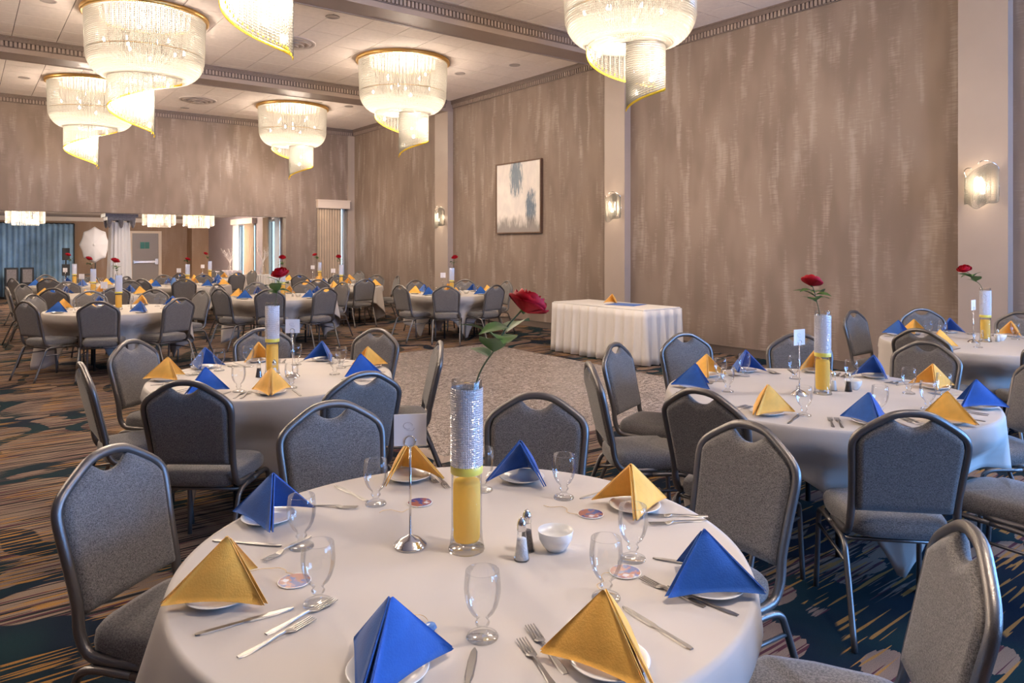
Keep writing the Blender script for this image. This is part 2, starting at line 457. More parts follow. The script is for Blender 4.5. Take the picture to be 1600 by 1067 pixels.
# beams and pilasters, crown moulding with dentils
def crown(mb_band, mb_dent, p0, p1, nrm):
    """p0,p1: xy ends on the wall face, nrm: xy unit normal into the room."""
    L_ = math.hypot(p1[0]-p0[0], p1[1]-p0[1]); t = ((p1[0]-p0[0])/L_, (p1[1]-p0[1])/L_)
    def bar(mb, s0, s1, d, z0, z1):
        c = [(p0[0]+t[0]*s, p0[1]+t[1]*s) for s in (s0, s1)]
        q = [(c[0][0], c[0][1]), (c[1][0], c[1][1]), (c[1][0]+nrm[0]*d, c[1][1]+nrm[1]*d), (c[0][0]+nrm[0]*d, c[0][1]+nrm[1]*d)]
        mb.add([(x, y, z0) for x, y in q]+[(x, y, z1) for x, y in q], [(3,2,1,0),(4,5,6,7),(0,1,5,4),(1,2,6,5),(2,3,7,6),(3,0,4,7)])
    bar(mb_band, 0, L_, .075, ZC-.022, ZC); bar(mb_band, 0, L_, .06, ZC-.085, ZC-.022); bar(mb_band, 0, L_, .018, ZC-.175, ZC-.085)
    n = int(L_/.06)
    for k in range(n):
        bar(mb_dent, k*.06+.012, k*.06+.048, .045, ZC-.165, ZC-.085)
def crown_obj(name, segs, parent=None):
    a = MB(); d = MB()
    for sgm in segs: crown(a, d, *sgm)
    o = obj(name, a.mesh(name, 'trim_dark'), parent)
    if parent is None: struct(o)
    stuff(obj('dentils', d.mesh('dentils', 'taupe_paint'), o)); return o
nt_ = 3
for (y0, y1) in BEAMS:
    o = sbox('trim_%d' % nt_, 'taupe_paint', XL, XW-.001, y0, y1, 4.75, ZC-.001); nt_ += 1
    crown_obj('crown', [((XL, y0), (8.9, y0), (0, -1)), ((XL, y1), (8.9, y1), (0, 1))], o)
    lip = MB().box(XL, 8.95, y0-.012, y0+.02, 4.742, 4.775).box(XL, 8.95, y1-.02, y1+.012, 4.742, 4.775); obj('lip', lip.mesh('lip', 'taupe_paint'), o)
    p = sbox('trim_%d' % nt_, 'pilaster_paint', 8.97, XW-.001, y0, y1, 0, 4.75); nt_ += 1
    obj('plinth', MB().box(8.955, XW-.001, y0-.015, y1+.015, 0, .13).mesh('plinth', 'baseboard'), p)
sbox('trim_%d' % nt_, 'pilaster_paint', 8.93, XW, YB-.06, YB, 0, ZC-.18); nt_ += 1
segs = []; yy = YF
for (y0, y1) in BEAMS+[(YB, YB)]:
    segs.append(((XW, yy), (XW, y0), (-1, 0))); yy = y1
crown_obj('trim_%d' % nt_, segs); nt_ += 1
crown_obj('trim_%d' % nt_, [((XL, YB), (XW, YB), (0, -1))]); nt_ += 1
yy = YF; bb = MB()
for (y0, y1) in BEAMS+[(YB, YB)]:
    bb.box(XW-.018, XW, yy, y0-.015, 0, .105); bb.box(XW-.026, XW, yy, y0-.015, .105, .122); yy = y1+.015
struct(obj('baseboard_right', bb.mesh('baseboard_right', 'baseboard')))
struct(obj('baseboard_back', MB().box(7.1, 8.93, YB-.018, YB, 0, .12).mesh('baseboard_back', 'baseboard')))

# pleated cloth sheet between two points
def pleats(p0, p1, z0, z1, n, amp, mat, name, parent, flare=0.0, seed=1, nv=6):
    rnd = random.Random(seed); ph = [rnd.uniform(-.5, .5) for _ in range(n+2)]
    dx, dy = p1[0]-p0[0], p1[1]-p0[1]; L_ = math.hypot(dx, dy); nx, ny = dy/L_, -dx/L_
    def fn(u, v):
        k = u*n; i = int(min(k, n-1)); w = math.sin(2*PI*(k+ph[i]*.0))*(.75+.5*abs(ph[i]))
        a = amp*(0.55+.45*(1-v))*w+flare*(1-v)
        return (p0[0]+dx*u+nx*a, p0[1]+dy*u+ny*a, z0+(z1-z0)*v)
    o = obj(name, MB().grid(fn, n*8, nv).mesh(name, mat, True), parent)
    s_ = o.modifiers.new('thick', 'SOLIDIFY'); s_.thickness = 0.004
    return o
# windows: frame, glass, curtains
def window(n, axis, c, a0, a1, z0, z1, depth):
    """glass pane and frame set into an opening; axis 'x' -> plane of constant x"""
    def bx(mb, u0, u1, w0, w1, d0, d1):
        if axis == 'x': mb.box(d0, d1, u0, u1, w0, w1)
        else: mb.box(u0, u1, d0, d1, w0, w1)
    fr = MB(); f = .05
    for u0, u1, w0, w1 in ((a0, a1, z0, z0+f), (a0, a1, z1-f, z1), (a0, a0+f, z0+f, z1-f), (a1-f, a1, z0+f, z1-f), ((a0+a1)/2-.02, (a0+a1)/2+.02, z0+f, z1-f)):
        bx(fr, u0, u1, w0, w1, c-depth/2, c+depth/2)
    o = struct(obj('window_%d' % n, fr.mesh('window_frame', 'white_paint')))
    m = (a0+a1)/2
    for u0, u1 in ((a0+f, m-.02), (m+.02, a1-f)):
        g = MB(); bx(g, u0, u1, z0+f, z1-f, c-.004, c+.004)
        obj('pane', g.mesh('pane', 'window_glass'), o)
    return o
window(1, 'y', YB+.2, 8.03, 8.90, .30, 2.74, .06)
window(2, 'x', 7.22, 19.95, 21.15, .30, 2.38, .06)
window(3, 'x', 7.22, 22.1, 24.0, .30, 2.30, .06)
for k, wy in enumerate((-4.6, -2.0)): window(4+k, 'x', XW+.08, wy-.75, wy+.75, .5, 3.3, .06)
for k, wx in enumerate((5.3, 7.5)): window(6+k, 'y', YF-.08, wx-.75, wx+.75, .5, 3.3, .06)
CHAIRS = [
    ('T1', 0.56, 2.42, -142),
    ('T1', 1.21, 2.57, -185),
    ('T1', 1.81, 2.27, -229),
    ('T1', 2.03, 1.60, 85),
    ('T1', 1.69, 0.91, 36),
    ('T2', 0.83, 4.68, -89),
    ('T2', 1.12, 5.35, -142),
    ('T2', 1.05, 3.98, -39),
    ('T2', 1.66, 3.73, 2),
    ('T2', 2.35, 4.35, 64),
    ('T2', 2.35, 5.04, -245),
    ('T2', 1.84, 5.47, -195),
    ('T3', 4.24, 3.21, -196),
    ('T3', 3.60, 3.14, -160),
    ('T3', 3.06, 2.78, -123),
    ('T3', 2.99, 2.11, -85),
    ('T3', 3.22, 1.50, -46),
    ('T3', 4.74, 1.59, 52),
    ('T3', 4.98, 2.18, -271),
    ('T3', 4.74, 2.78, -234),
    ('T4', 7.20, 3.38, -180),
    ('T4', 7.80, 3.14, -223),
    ('T4', 6.32, 2.53, -92),
    ('T4', 8.08, 2.55, -267),
    ('T4', 6.54, 1.91, -48),
    ('B', 0.86, 10.46, -62),
    ('B', 0.98, 11.51, -131),
    ('B', 1.38, 10.02, -19),
    ('B', 1.54, 11.82, -171),
    ('B', 2.08, 10.06, 25),
    ('B', 2.17, 11.69, -212),
    ('B', 2.57, 11.18, -252),
    ('A', 1.06, 14.76, -127),
    ('A', 1.29, 13.42, -33),
    ('A', 1.60, 15.11, -167),
    ('A', 1.92, 13.28, 7),
    ('A', 2.36, 14.94, -217),
    ('A', 0.87, 14.15, -87),
    ('C', 1.09, 17.85, -68),
    ('C', 1.52, 17.37, -27),
    ('C', 1.61, 19.07, -159),
    ('C', 2.61, 17.55, 45),
    ('C', 2.25, 19.08, -199),
    ('D', 3.09, 15.98, -56),
    ('D', 3.60, 15.61, -16),
    ('D', 3.68, 17.41, -169),
    ('D', 4.31, 17.31, -209),
    ('F', 3.43, 11.62, -69),
    ('F', 3.85, 11.13, -29),
    ('F', 4.50, 11.04, 12),
    ('F', 4.26, 12.88, -178),
    ('F', 4.87, 12.68, -218),
    ('F', 3.67, 12.63, -137),
    ('F', 5.21, 12.14, -258),
    ('H', 6.37, 13.37, -2),
    ('H', 5.74, 13.64, -45),
    ('H', 7.24, 14.71, -244),
    ('H', 7.30, 14.07, 76),
    ('G', 6.36, 16.22, -43),
    ('G', 7.91, 17.11, -257),
    ('G', 6.95, 15.97, -3),
    ('H', 6.77, 15.15, -204),
    ('E', 5.31, 18.41, 16),
    ('E', 5.95, 19.54, -255),
    ('E', 5.42, 20.15, -204),
    ('E', 4.37, 18.67, -47),
    ('I', 6.48, 10.22, -37),
    ('I', 7.11, 10.05, 8),
    ('I', 6.15, 10.78, -82),
    ('I', 6.93, 11.76, -175),
    ('I', 7.62, 11.50, -226),
    ('I', 7.85, 10.79, 83),
    ('T3', 3.83, 1.20, -7),
]
# ------------------------------------------------------------------ table list
TABLES = {  # centre x, y, radius, places, phrase that singles the table out
 'T1': (1.13, 1.68, .77, 8, 'the table with printed medallions'),
 'T2': (1.63, 4.70, .76, 8, 'the table beside the dance floor'),
 'T3': (3.95, 2.20, .87, 10, 'the ten-place table'),
 'T4': (7.2, 2.5, .82, 8, 'the table beside the near pilaster'),
 'B': (1.68, 10.9, .87, 8, 'the table facing the draped column'),
 'A': (1.8, 14.2, .87, 8, 'the table before the photo umbrella'),
 'C': (1.95, 18.2, .87, 8, 'the table before the blue drape'),
 'D': (3.86, 16.5, .87, 8, 'the table before the grey exit door'),
 'E': (5.05, 19.3, .87, 8, 'the table near the branch vases'),
 'F': (4.3, 11.95, .87, 8, 'the table beyond the dance floor'),
 'G': (7.0, 16.9, .87, 8, 'the table before the curtained window'),
 'H': (6.4, 14.3, .87, 8, 'the table near the farthest sconce'),
 'I': (7.0, 10.9, .80, 8, 'the table below the framed painting')}
ZT = 0.762

# ------------------------------------------------------------------ banquet chair (faces +Y, origin on the floor)
def back_y(z): return -0.185-0.115*max(0.0, (z-.45)/.505)
def make_chair_meshes():
    M = {}
    # seat cushion: rounded square pad with crowned top
    def seat(u, v):
        a = 2*PI*u
        prof = [(0.0, .405), (.90, .405), (.985, .418), (1.0, .445), (.985, .470), (.93, .487), (.80, .494), (.45, .499), (0.0, .50)]
        k, z = prof[min(int(round(v*8)), 8)]
        c, s_ = math.cos(a), math.sin(a); e = 0.42
        x = .222*math.copysign(abs(c)**e, c); y = .225*math.copysign(abs(s_)**e, s_)
        if y < 0: x *= .93
        return (x*k, y*k+.02, z-.012*(1 if y > .15 and z > .46 else 0)*k)
    M['seat'] = MB().grid(seat, 40, 8, True).mesh('seat', 'chair_fabric', True)
    # back loop
    half = [(.205, .03, .412), (.207, -.10, .412), (.207, -.165, .425), (.206, back_y(.49)-.004, .48), (.203, back_y(.56), .56), (.208, back_y(.66), .66), (.215, back_y(.75), .75), (.218, back_y(.80), .80), (.213, back_y(.836), .836),
            (.188, back_y(.869), .869), (.135, back_y(.906), .906), (.078, back_y(.939), .939), (.035, back_y(.950), .950)]
    path = half+[(0, back_y(.952), .952)]+[(-x, y, z) for x, y, z in reversed(half)]
    M['back_frame'] = MB().tube(path, .0165, 8, smooth=3).mesh('back_frame', 'chair_metal', True)
    # pad outline inside the loop, with the dip of the hand hole
    def w_at(z):
        pts = [(.50, .190), (.56, .190), (.66, .195), (.76, .202), (.80, .205)]
        for (a, b), (c, d) in zip(pts, pts[1:]):
            if z <= c: return b+(d-b)*(z-a)/(c-a)
        return .205
    def top_at(x):
        ax = abs(x)
        if ax < .07: return .892+.037*(ax/.07)**2.2
        pts = [(.07, .929), (.10, .915), (.135, .893), (.165, .873), (.19, .850), (.20, .830), (.2051, .805)]
        for (a, b), (c, d) in zip(pts, pts[1:]):
            if ax <= c: return b+(d-b)*(ax-a)/(c-a)
        return .80
    def pad(side):
        def fn(u, v):
            # u across, v up; outline mapped from a square
            x = (u*2-1)*.205
            zt = top_at(x); z = .525+(zt-.525)*v
            xx = x*w_at(z)/.205
            e = min(1.0, min(min(u, 1-u)/.045, min(v, 1-v)/.045))
            b = math.sqrt(max(0, 1-(1-e)**2))
            return (xx, back_y(z)+side*(.006+.017*b), z)
        return fn
    p = MB().grid(pad(1), 28, 18); n0 = len(p.v); p.grid(lambda u, v: pad(-1)(1-u, v), 28, 18)
    # rim between the two skins
    ring = [(i, 0) for i in range(28)]+[(28, j) for j in range(18)]+[(i, 18) for i in range(28, 0, -1)]+[(0, j) for j in range(18, 0, -1)]
    idx = lambda i, j: j*29+i
    for a, b in zip(ring, ring[1:]+ring[:1]):
        p.f.append((idx(*b), idx(*a), n0+idx(28-a[0], a[1]), n0+idx(28-b[0], b[1])))
    M['backrest'] = p.mesh('backrest', 'chair_fabric', True)
    for sx in (1, -1):
        x = .222*sx
        M['front_leg%d' % sx] = MB().tube([(x*1.03, .235, .0), (x*1.01, .222, .2), (x, .212, .34), (x, .185, .382), (x, .12, .392), (x, 0, .392)], .0125, 8, smooth=3).mesh('leg', 'chair_metal', True)
        M['rear_leg%d' % sx] = MB().tube([(x*1.03, -.335, .0), (x*1.01, -.262, .18), (x, -.20, .335), (x, -.175, .375), (x, -.12, .392), (x, 0, .392)], .0125, 8, smooth=3).mesh('leg', 'chair_metal', True)
        M['stretcher%d' % sx] = MB().tube([(x, .215, .305), (x, -.21, .305)], .008, 6).mesh('stretcher', 'chair_metal', True)
        M['foot%d' % sx] = MB().lathe([(.0155, 0), (.0155, .014), (.013, .018)], 8, (x*1.03, .235, -.0)).mesh('foot', 'rubber')
    M['cross_rail'] = MB().tube([(.222, -.15, .386), (-.222, -.15, .386)], .009, 6).tube([(.222, .16, .386), (-.222, .16, .386)], .009, 6).mesh('cross_rail', 'chair_metal', True)
    return M
CM = make_chair_meshes()
def chair(loc, rz, label, group):
    t = thing('banquet_chair', label, 'chair', loc, rz, group)
    obj('seat', CM['seat'], t); obj('backrest', CM['backrest'], t); obj('back_frame', CM['back_frame'], t); obj('cross_rail', CM['cross_rail'], t)
    for sx in (1, -1):
        obj('leg', CM['front_leg%d' % sx], t); obj('leg', CM['rear_leg%d' % sx], t); obj('stretcher', CM['stretcher%d' % sx], t)
    return t
CHAIR_LABELS = {
 ('T1', 0): 'grey tweed banquet chair beside the gold napkin with the splayed forks',
 ('T1', 1): 'banquet chair drawn up behind the card stand on the medallion table',
 ('T1', 2): 'banquet chair facing the medallion table across its rear blue napkin',
 ('T1', 3): 'banquet chair beside the blue napkin and paired goblets of the medallion table',
 ('T1', 4): 'banquet chair standing free between the medallion table and ten-place table',
 ('T2', 0): 'banquet chair seen edge-on on the open carpet side of the table beside the dance floor',
 ('T2', 1): 'banquet chair by the outer gold napkin of the table beside the dance floor',
 ('T2', 2): 'dark-backed banquet chair between the medallion table and table beside the dance floor',
 ('T2', 3): 'blue-lit banquet chair directly behind the chair facing the medallion table card stand',
 ('T2', 4): 'banquet chair seen edge-on between the laid table and the dance floor itself',
 ('T2', 5): 'banquet chair behind twin goblets of the table beside the dance floor',
 ('T2', 6): 'banquet chair behind the vase of the table beside the dance floor',
 ('T3', 0): 'blue-lit banquet chair between the ten-place table and the long skirted table',
 ('T3', 1): 'banquet chair at the dance floor edge, the one nearer the skirted table',
 ('T3', 2): 'banquet chair at the dance floor edge, the one nearer the medallion table',
 ('T3', 3): 'dark-backed banquet chair wedged between the medallion and ten-place tables',
 ('T3', 4): 'dark-backed banquet chair of the ten-place table behind the free-standing chair',
 ('T3', 5): 'banquet chair by the outermost gold napkin of the ten-place table',
 ('T3', 6): 'banquet chair between the ten-place table and the table beside the near pilaster',
 ('T3', 7): 'banquet chair directly behind the vase of the ten-place table',
 ('T3', 8): 'banquet chair with blue-lit legs beside the outermost blue napkin of the ten-place table'}
cnt = {}
for (tk, x, y, a) in CHAIRS:
    i = cnt.get(tk, 0); cnt[tk] = i+1
    ph = TABLES[tk][4]
    lab = CHAIR_LABELS.get((tk, i), 'grey padded banquet chair around '+ph)
    chair((x, y, 0), math.radians(a), lab, 'banquet chairs around '+ph)

# ------------------------------------------------------------------ tables and cloths
def cloth_mesh(r, a, rot, seed, chairs):
    rnd = random.Random(seed); p1, p2 = rnd.uniform(0, 6.28), rnd.uniform(0, 6.28)
    N = 144; flat = (.35, .7, .93, .985)
    v = []; f = []
    ts = [0.0, .015, .05, .12, .24, .38, .52, .66, .8, .92, 1.0]
    for j in range(len(flat)+len(ts)):
        for i in range(N):
            th = 2*PI*i/N
            if j < len(flat):
                rr = flat[j]*r; z = ZT
            else:
                t = ts[j-len(flat)]; c = max(abs(math.cos(th-rot)), abs(math.sin(th-rot)))
                drop = min(a/c-r, ZT-.03)
                corner = max(0, (1/c-1)/.414)
                wav = math.sin(8*th+p1)*.5+math.sin(13*th+p2)*.35+.5*math.sin(21*th+p1)
                amp = (.012+.030*corner)*min(1, t*drop/.30)
                out = .008*min(1, t*40)+(.03+.05*corner)*t*drop/.4
                rr = r+out+amp*wav
                z = ZT-.006*min(1, t*60)-t*(drop-.006)
                # a chair seat pushed in presses the hanging cloth back towards the table legs
                w_ = min(1, max(0, (.66-z)/.12))
                for (ca, yf) in chairs:
                    da = (th-ca+PI) % (2*PI)-PI
                    if abs(da) < 1.0:
                        lim = yf/max(.3, math.cos(da)); lat = abs(math.sin(da))*min(lim, rr); k_ = min(1, max(0, (.36-lat)/.07))
                        if rr > lim: rr += (lim-rr)*k_*w_
            v.append((rr*math.cos(th), rr*math.sin(th), z))
    f.append(tuple(range(N)))
    for j in range(len(flat)+len(ts)-1):
        for i in range(N):
            k = (i+1) % N
            f.append((j*N+k, j*N+i, (j+1)*N+i, (j+1)*N+k))
    m = MB(); m.v = v; m.f = f
    return m.mesh('tablecloth', 'tablecloth', True)
def round_table(k):
    cx, cy, r, n, ph = TABLES[k]
    t = thing('round_table', 'round folding banquet table under the cloth of '+ph, 'table', (cx, cy, 0), 0.4)
    obj('tabletop', MB().lathe([(r-.004, .735), (r-.004, ZT-.004)], 48).mesh('tabletop', 'plywood'), t)
    for i in range(4):
        a = i*PI/2+.3; x, y = .42*math.cos(a), .42*math.sin(a)
        obj('leg', MB().tube([(x, y, 0), (x, y, .735)], .016, 8).mesh('leg', 'dark_steel', True), t)
    rot = {'T1': .55, 'T2': .9, 'T3': .2, 'T4': .6}.get(k, random.uniform(0, 1.5))
    o = obj('tablecloth', cloth_mesh(r, 1.14, rot, sum(map(ord, k)), [(math.atan2(y-cy, x-cx), math.hypot(x-cx, y-cy)-.27) for (q, x, y, a) in CHAIRS if math.hypot(x-cx, y-cy) < r+.5]), None, (cx, cy, 0))
    s_ = o.modifiers.new('thick', 'SOLIDIFY'); s_.thickness = .002; s_.offset = -1
    tag(o, 'cream square cloth draped over '+ph, 'tablecloth')
for k in TABLES: round_table(k)

# ------------------------------------------------------------------ tableware meshes
NAPK = {}
def napkin_mesh(mat):
    S_, A_ = (0, -.130, 0), (0, .015, .150)
    mb = MB()
    def wing(sx, off, sc, gap):
        Sx = Vector((gap*sx, -.130*sc+off, 0)); Ax = Vector((gap*.25*sx, .015+off*.6, .136*sc)); Tx = Vector((.112*sx*sc, .088*sc+off, 0.0))
        nrm = (Sx-Ax).cross(Tx-Ax).normalized()
        if nrm.x*sx < 0: nrm = -nrm
        def fn(u, v):
            q = Sx.lerp(Tx, u); p = Ax.lerp(q, max(v, .02)); b = math.sin(PI*u)*math.sin(PI*min(1, v*1.0)**1.2)
            p = p+nrm*(.010*b)
            if v > .98: p.z += .010*math.sin(PI*u)
            return p
        g = MB().grid(fn, 10, 8); n0 = len(g.v)
        inner = [(Vector(p)-nrm*.0035) for p in g.v]
        F = list(g.f)
        F += [tuple(i+n0 for i in reversed(q)) for q in g.f]
        w = 11; ring = [i for i in range(11)]+[j*w+10 for j in range(1, 9)]+[8*w+i for i in range(9, -1, -1)]+[j*w for j in range(7, 0, -1)]
        for a, b in zip(ring, ring[1:]+ring[:1]): F.append((a, b, b+n0, a+n0))
        mb.add(list(g.v)+inner, F)
    for sx in (1, -1):
        wing(sx, 0, 1.0, .011); wing(sx, .012, .955, .004); wing(sx, -.004, .985, .0075)
    return mb.mesh('napkin', mat, True)
NAPK['gold'] = napkin_mesh('napkin_gold'); NAPK['blue'] = napkin_mesh('napkin_blue')
PLATE = MB().lathe([(.0, .003), (.045, .003), (.050, 0), (.054, .003), (.068, .010), (.082, .016), (.0835, .0178), (.081, .0185), (.066, .0135), (.05, .008), (0, .007)], 40).mesh('bread_plate', 'porcelain', True)
GOB = MB().lathe([(.0, .0), (.034, .0), (.0355, .002), (.034, .006), (.020, .011), (.0115, .018), (.0105, .024), (.0155, .030), (.0165, .034), (.0125, .039), (.014, .045),
                  (.025, .055), (.0335, .070), (.0392, .090), (.0408, .108), (.0395, .128), (.0372, .147), (.0364, .1480), (.0361, .1466)], 28, cap=False).mesh('goblet', 'glass', True)
BOWL = MB().lathe([(0, 0), (.026, 0), (.028, .003), (.036, .012), (.046, .030), (.0505, .055), (.0495, .056), (.045, .032), (.034, .014), (0, .008)], 36).mesh('bowl', 'porcelain', True)
def cutlery_mesh(kind, L_):
    mb = MB()
    def strip(pts, th):  # pts: (y, halfwidth, z)
        v = []; f = []
        for y, w, z in pts:
            v += [(-w, y, z), (w, y, z), (w*.7, y, z+th), (-w*.7, y, z+th)]
        for i in range(len(pts)-1):
            o = i*4
            for a, b in ((0, 1), (1, 2), (2, 3), (3, 0)): f.append((o+a, o+b, o+4+b, o+4+a))
        f += [(3, 2, 1, 0), tuple(len(v)-4+i for i in range(4))]
        mb.add(v, f)
    s = L_
    if kind == 'k':
        strip([(0, .005, .0), (.01*s/.22, .0085, 0), (.30*s, .0075, 0), (.47*s, .006, 0), (.50*s, .0075, 0), (.54*s, .009, .0005), (.8*s, .0095, .0005), (.95*s, .007, .0005), (s, .002, .0005)], .003)
    else:
        strip([(0, .006, .0), (.02, .009, 0), (.25*s, .0065, .001), (.50*s, .0035, .005), (.60*s, .0035, .006), (.645*s, .010, .004), (.69*s, .0122, .002), (.725*s, .0122, .001)], .0022)
        for k in range(4):
            x = -.0098+k*.00653
            v = [(x-.0018, .715*s, .001), (x+.0018, .715*s, .001), (x+.001, s, .005), (x-.001, s, .005)]
            v += [(a, b, c+.002) for a, b, c in v]
            mb.add(v, [(3,2,1,0),(4,5,6,7),(0,1,5,4),(1,2,6,5),(2,3,7,6),(3,0,4,7)])
    return mb.mesh('cutlery', 'cutlery')
KNIFE, FORK = cutlery_mesh('k', .215), cutlery_mesh('f', .19)
def cutlery(kind, x0, y0, x1, y1, label, group):
    a = math.atan2(y1-y0, x1-x0)-PI/2
    L_ = .215 if kind == 'k' else .19
    # keep the head end where it lies, real length
    ux, uy = math.cos(a+PI/2), math.sin(a+PI/2)
    o = obj('table_knife' if kind == 'k' else 'dinner_fork', KNIFE if kind == 'k' else FORK, None, (x1-ux*L_, y1-uy*L_, ZT+.0005), a)
    return tag(o, label, 'knife' if kind == 'k' else 'fork', group)
def setting(tk, x, y, col, label=None, plate_label=None, jit=0.0):
    cx, cy, r, n, ph = TABLES[tk]
    a = math.atan2(cy-y, cx-x)-PI/2
    # keep the plate on the table top
    d = math.hypot(x-cx, y-cy)
    if d > r-.10: x, y = cx+(x-cx)*(r-.10)/d, cy+(y-cy)*(r-.10)/d
    if d < r-.17: x, y = cx+(x-cx)*(r-.17)/d, cy+(y-cy)*(r-.17)/d
    NAPPOS.append((x, y))
    p = obj('bread_plate', PLATE, None, (x, y, ZT), 0)
    tag(p, plate_label or 'white bread plate under a napkin on '+ph, 'plate', 'bread plates on '+ph)
    o = obj('folded_napkin', NAPK[col], None, (x, y, ZT+.0165), a+jit)
    tag(o, label or '%s cloth napkin folded as a pyramid on %s' % (col, ph), 'napkin', '%s napkins on %s' % (col, ph))
NAPPOS = []
def goblet(tk, x, y, label=None):
    cx, cy = TABLES[tk][:2]
    for _ in range(40):
        if all(math.hypot(x-a, y-b) > .175 for a, b in NAPPOS): break
        x += (cx-x)*.04; y += (cy-y)*.04
    ph = TABLES[tk][4]
    o = obj('goblet', GOB, None, (x, y, ZT+.0003), random.uniform(0, 6))
    tag(o, label or 'empty stemmed water goblet on '+ph, 'glass', 'water goblets on '+ph)

# vase with rhinestone sleeve, ribbon, yellow filling and light puck; rose standing in it
VG = MB().lathe([(0, .006), (.050, .006), (.051, 0), (.052, .004), (.047, .02), (.0435, .06), (.0430, .20), (.0430, .478), (.0422, .480), (.0418, .477)], 32, cap=False).mesh('glass_body', 'vase_glass', True)
def rhine():
    rnd = random.Random(2); mb = MB(); n, R0 = 44, .0440; p = 2*PI*R0/n; rows = int((.462-.238)/p)
    for j in range(rows):
        z = .238+j*p
        for i in range(n):
            a0, a1 = 2*PI*(i+.012)/n, 2*PI*(i+.988)/n; am = (a0+a1)/2
            q = [(R0*math.cos(a), R0*math.sin(a), zz) for a, zz in ((a0, z+.012*p), (a1, z+.012*p), (a1, z+.988*p), (a0, z+.988*p))]
            jx, jz = rnd.uniform(-.025, .025), rnd.uniform(-.0014, .0014)
            t = [((R0+.0024)*math.cos(am+jx+k*.02), (R0+.0024)*math.sin(am+jx+k*.02), z+.5*p+jz+w*.0008) for k, w in ((-1, -1), (1, -1), (1, 1), (-1, 1))]
            mb.add(q+t, [(4,5,6,7),(0,1,5,4),(1,2,6,5),(2,3,7,6),(3,0,4,7)])
    return mb.mesh('rhinestone_sleeve', 'rhinestone')
VR = rhine()
VB = MB().lathe([(.0446, .218), (.0458, .220), (.0458, .240), (.0446, .242)], 32, cap=False).mesh('ribbon', 'ribbon', True)
VY = MB().lathe([(0, .028), (.034, .028), (.037, .035), (.0385, .10), (.0385, .185), (.035, .196), (0, .198)], 28).mesh('yellow_filling', 'yellow_gel', True)
VP = MB().lathe([(0, .0145), (.018, .0145), (.018, .026), (.015, .028), (0, .028)], 20).mesh('light_puck', 'candle_puck', True)
def petals():
    mb = MB(); rnd = random.Random(3)
    for ring, (n, r0, h, op) in enumerate([(3, .005, .040, .05), (4, .010, .041, .12), (5, .016, .040, .25), (5, .021, .037, .5), (5, .024, .031, .9)]):
        for k in range(n):
            a = 2*PI*k/n+ring*.7+rnd.uniform(-.15, .15); wd_ = 2*PI/n*.72
            def fn(u, v, a=a, r0=r0, h=h, op=op, wd_=wd_):
                s = (u-.5)*2; th = a+s*wd_*(.35+.75*math.sin(PI*min(.5+v*.4, 1)*.9))*.9
                rad = .004+r0*1.08*math.sin(PI*min(.70, v*.72+.02))+op*.011*v*v
                z = h*.88*(v-.14*s*s*v)-op*.009*v**3
                return (rad*math.cos(th), rad*math.sin(th), z)
            mb.grid(fn, 6, 6)
    return mb.mesh('bloom', 'rose_red', True)
PET = petals()
SEP = MB().lathe([(.002, -.012), (.007, -.006), (.010, .0), (.009, .008), (.004, .010)], 10).mesh('calyx', 'rose_leaf', True)
def leaf_mesh(L_):
    def fn(u, v):
        s = (u-.5)*2; w = .30*L_*math.sin(PI*min(.98, v**.8))*(1+.06*math.sin(v*40))
        return (s*w, v*L_, .10*L_*math.sin(PI*v)*.8-.10*L_*v*v-.15*abs(s)*w*-1)
    return MB().grid(fn, 6, 9).mesh('leaf', 'rose_leaf', True)
LEAF = leaf_mesh(.075); LEAF2 = leaf_mesh(.055)
def vase_and_rose(tk, x, y, bx, by, bz, big=True):
    ph = TABLES[tk][4]
    t = thing('cylinder_vase', 'rhinestone-sleeved glass vase with yellow filling on '+ph, 'vase', (x, y, ZT))
    obj('glass_body', VG, t); stuff(obj('rhinestone_sleeve', VR, t)); obj('ribbon', VB, t); obj('yellow_filling', VY, t); obj('light_puck', VP, t)
    z0 = ZT+.21; zt = ZT+.478
    dx, dy = bx-x, by-y; L_ = math.hypot(dx, dy) or 1; ux, uy = dx/L_, dy/L_
    r = thing('red_rose', 'long stemmed red rose standing in the vase of '+ph, 'rose', (x, y, z0))
    q = lambda s, z: (ux*s, uy*s, z-z0)
    pth = [q(-.026, z0), q(.026, zt-.01), q(.026+(L_-.026)*.38, zt+(bz-zt)*.40), q(.026+(L_-.026)*.62, zt+(bz-zt)*.68), q(L_-.006, bz-.016)]
    mb = MB().tube(pth, .0026, 6, smooth=6); obj('stem', mb.mesh('stem', 'rose_stem', True), r)
    b = obj('bloom', PET, r, (dx, dy, bz-.024-z0)); b.rotation_euler = (random.uniform(-.3, .3), .35, random.uniform(0, 6)); b.scale = (1.75,)*3
    c = obj('calyx', SEP, r, (dx-ux*.003, dy-uy*.003, bz-.018-z0))
    rnd = random.Random(sum(map(ord, tk)))
    for k in range(7 if big else 4):
        f_ = .30+.065*k; s = .026+(L_-.026)*f_; z = zt+(bz-zt)*f_
        lf = obj('leaf', LEAF if k % 2 else LEAF2, r, q(s, z)); lf.rotation_euler = (rnd.uniform(-.2, .7), rnd.uniform(-.3, .3), k*2.3+rnd.uniform(-.4, .4))
        lf.scale = (1.75 if big else 1.45,)*3
CS_BASE = MB().lathe([(0, 0), (.046, 0), (.0475, .003), (.046, .007), (.042, .008), (.041, .012), (.036, .014), (.034, .018), (.024, .024), (.010, .030), (.004, .034), (0, .035)], 32).mesh('base', 'chrome', True)
CS_POLE = MB().tube([(0, 0, .03), (0, 0, .285)], .0032, 8).mesh('pole', 'chrome', True)
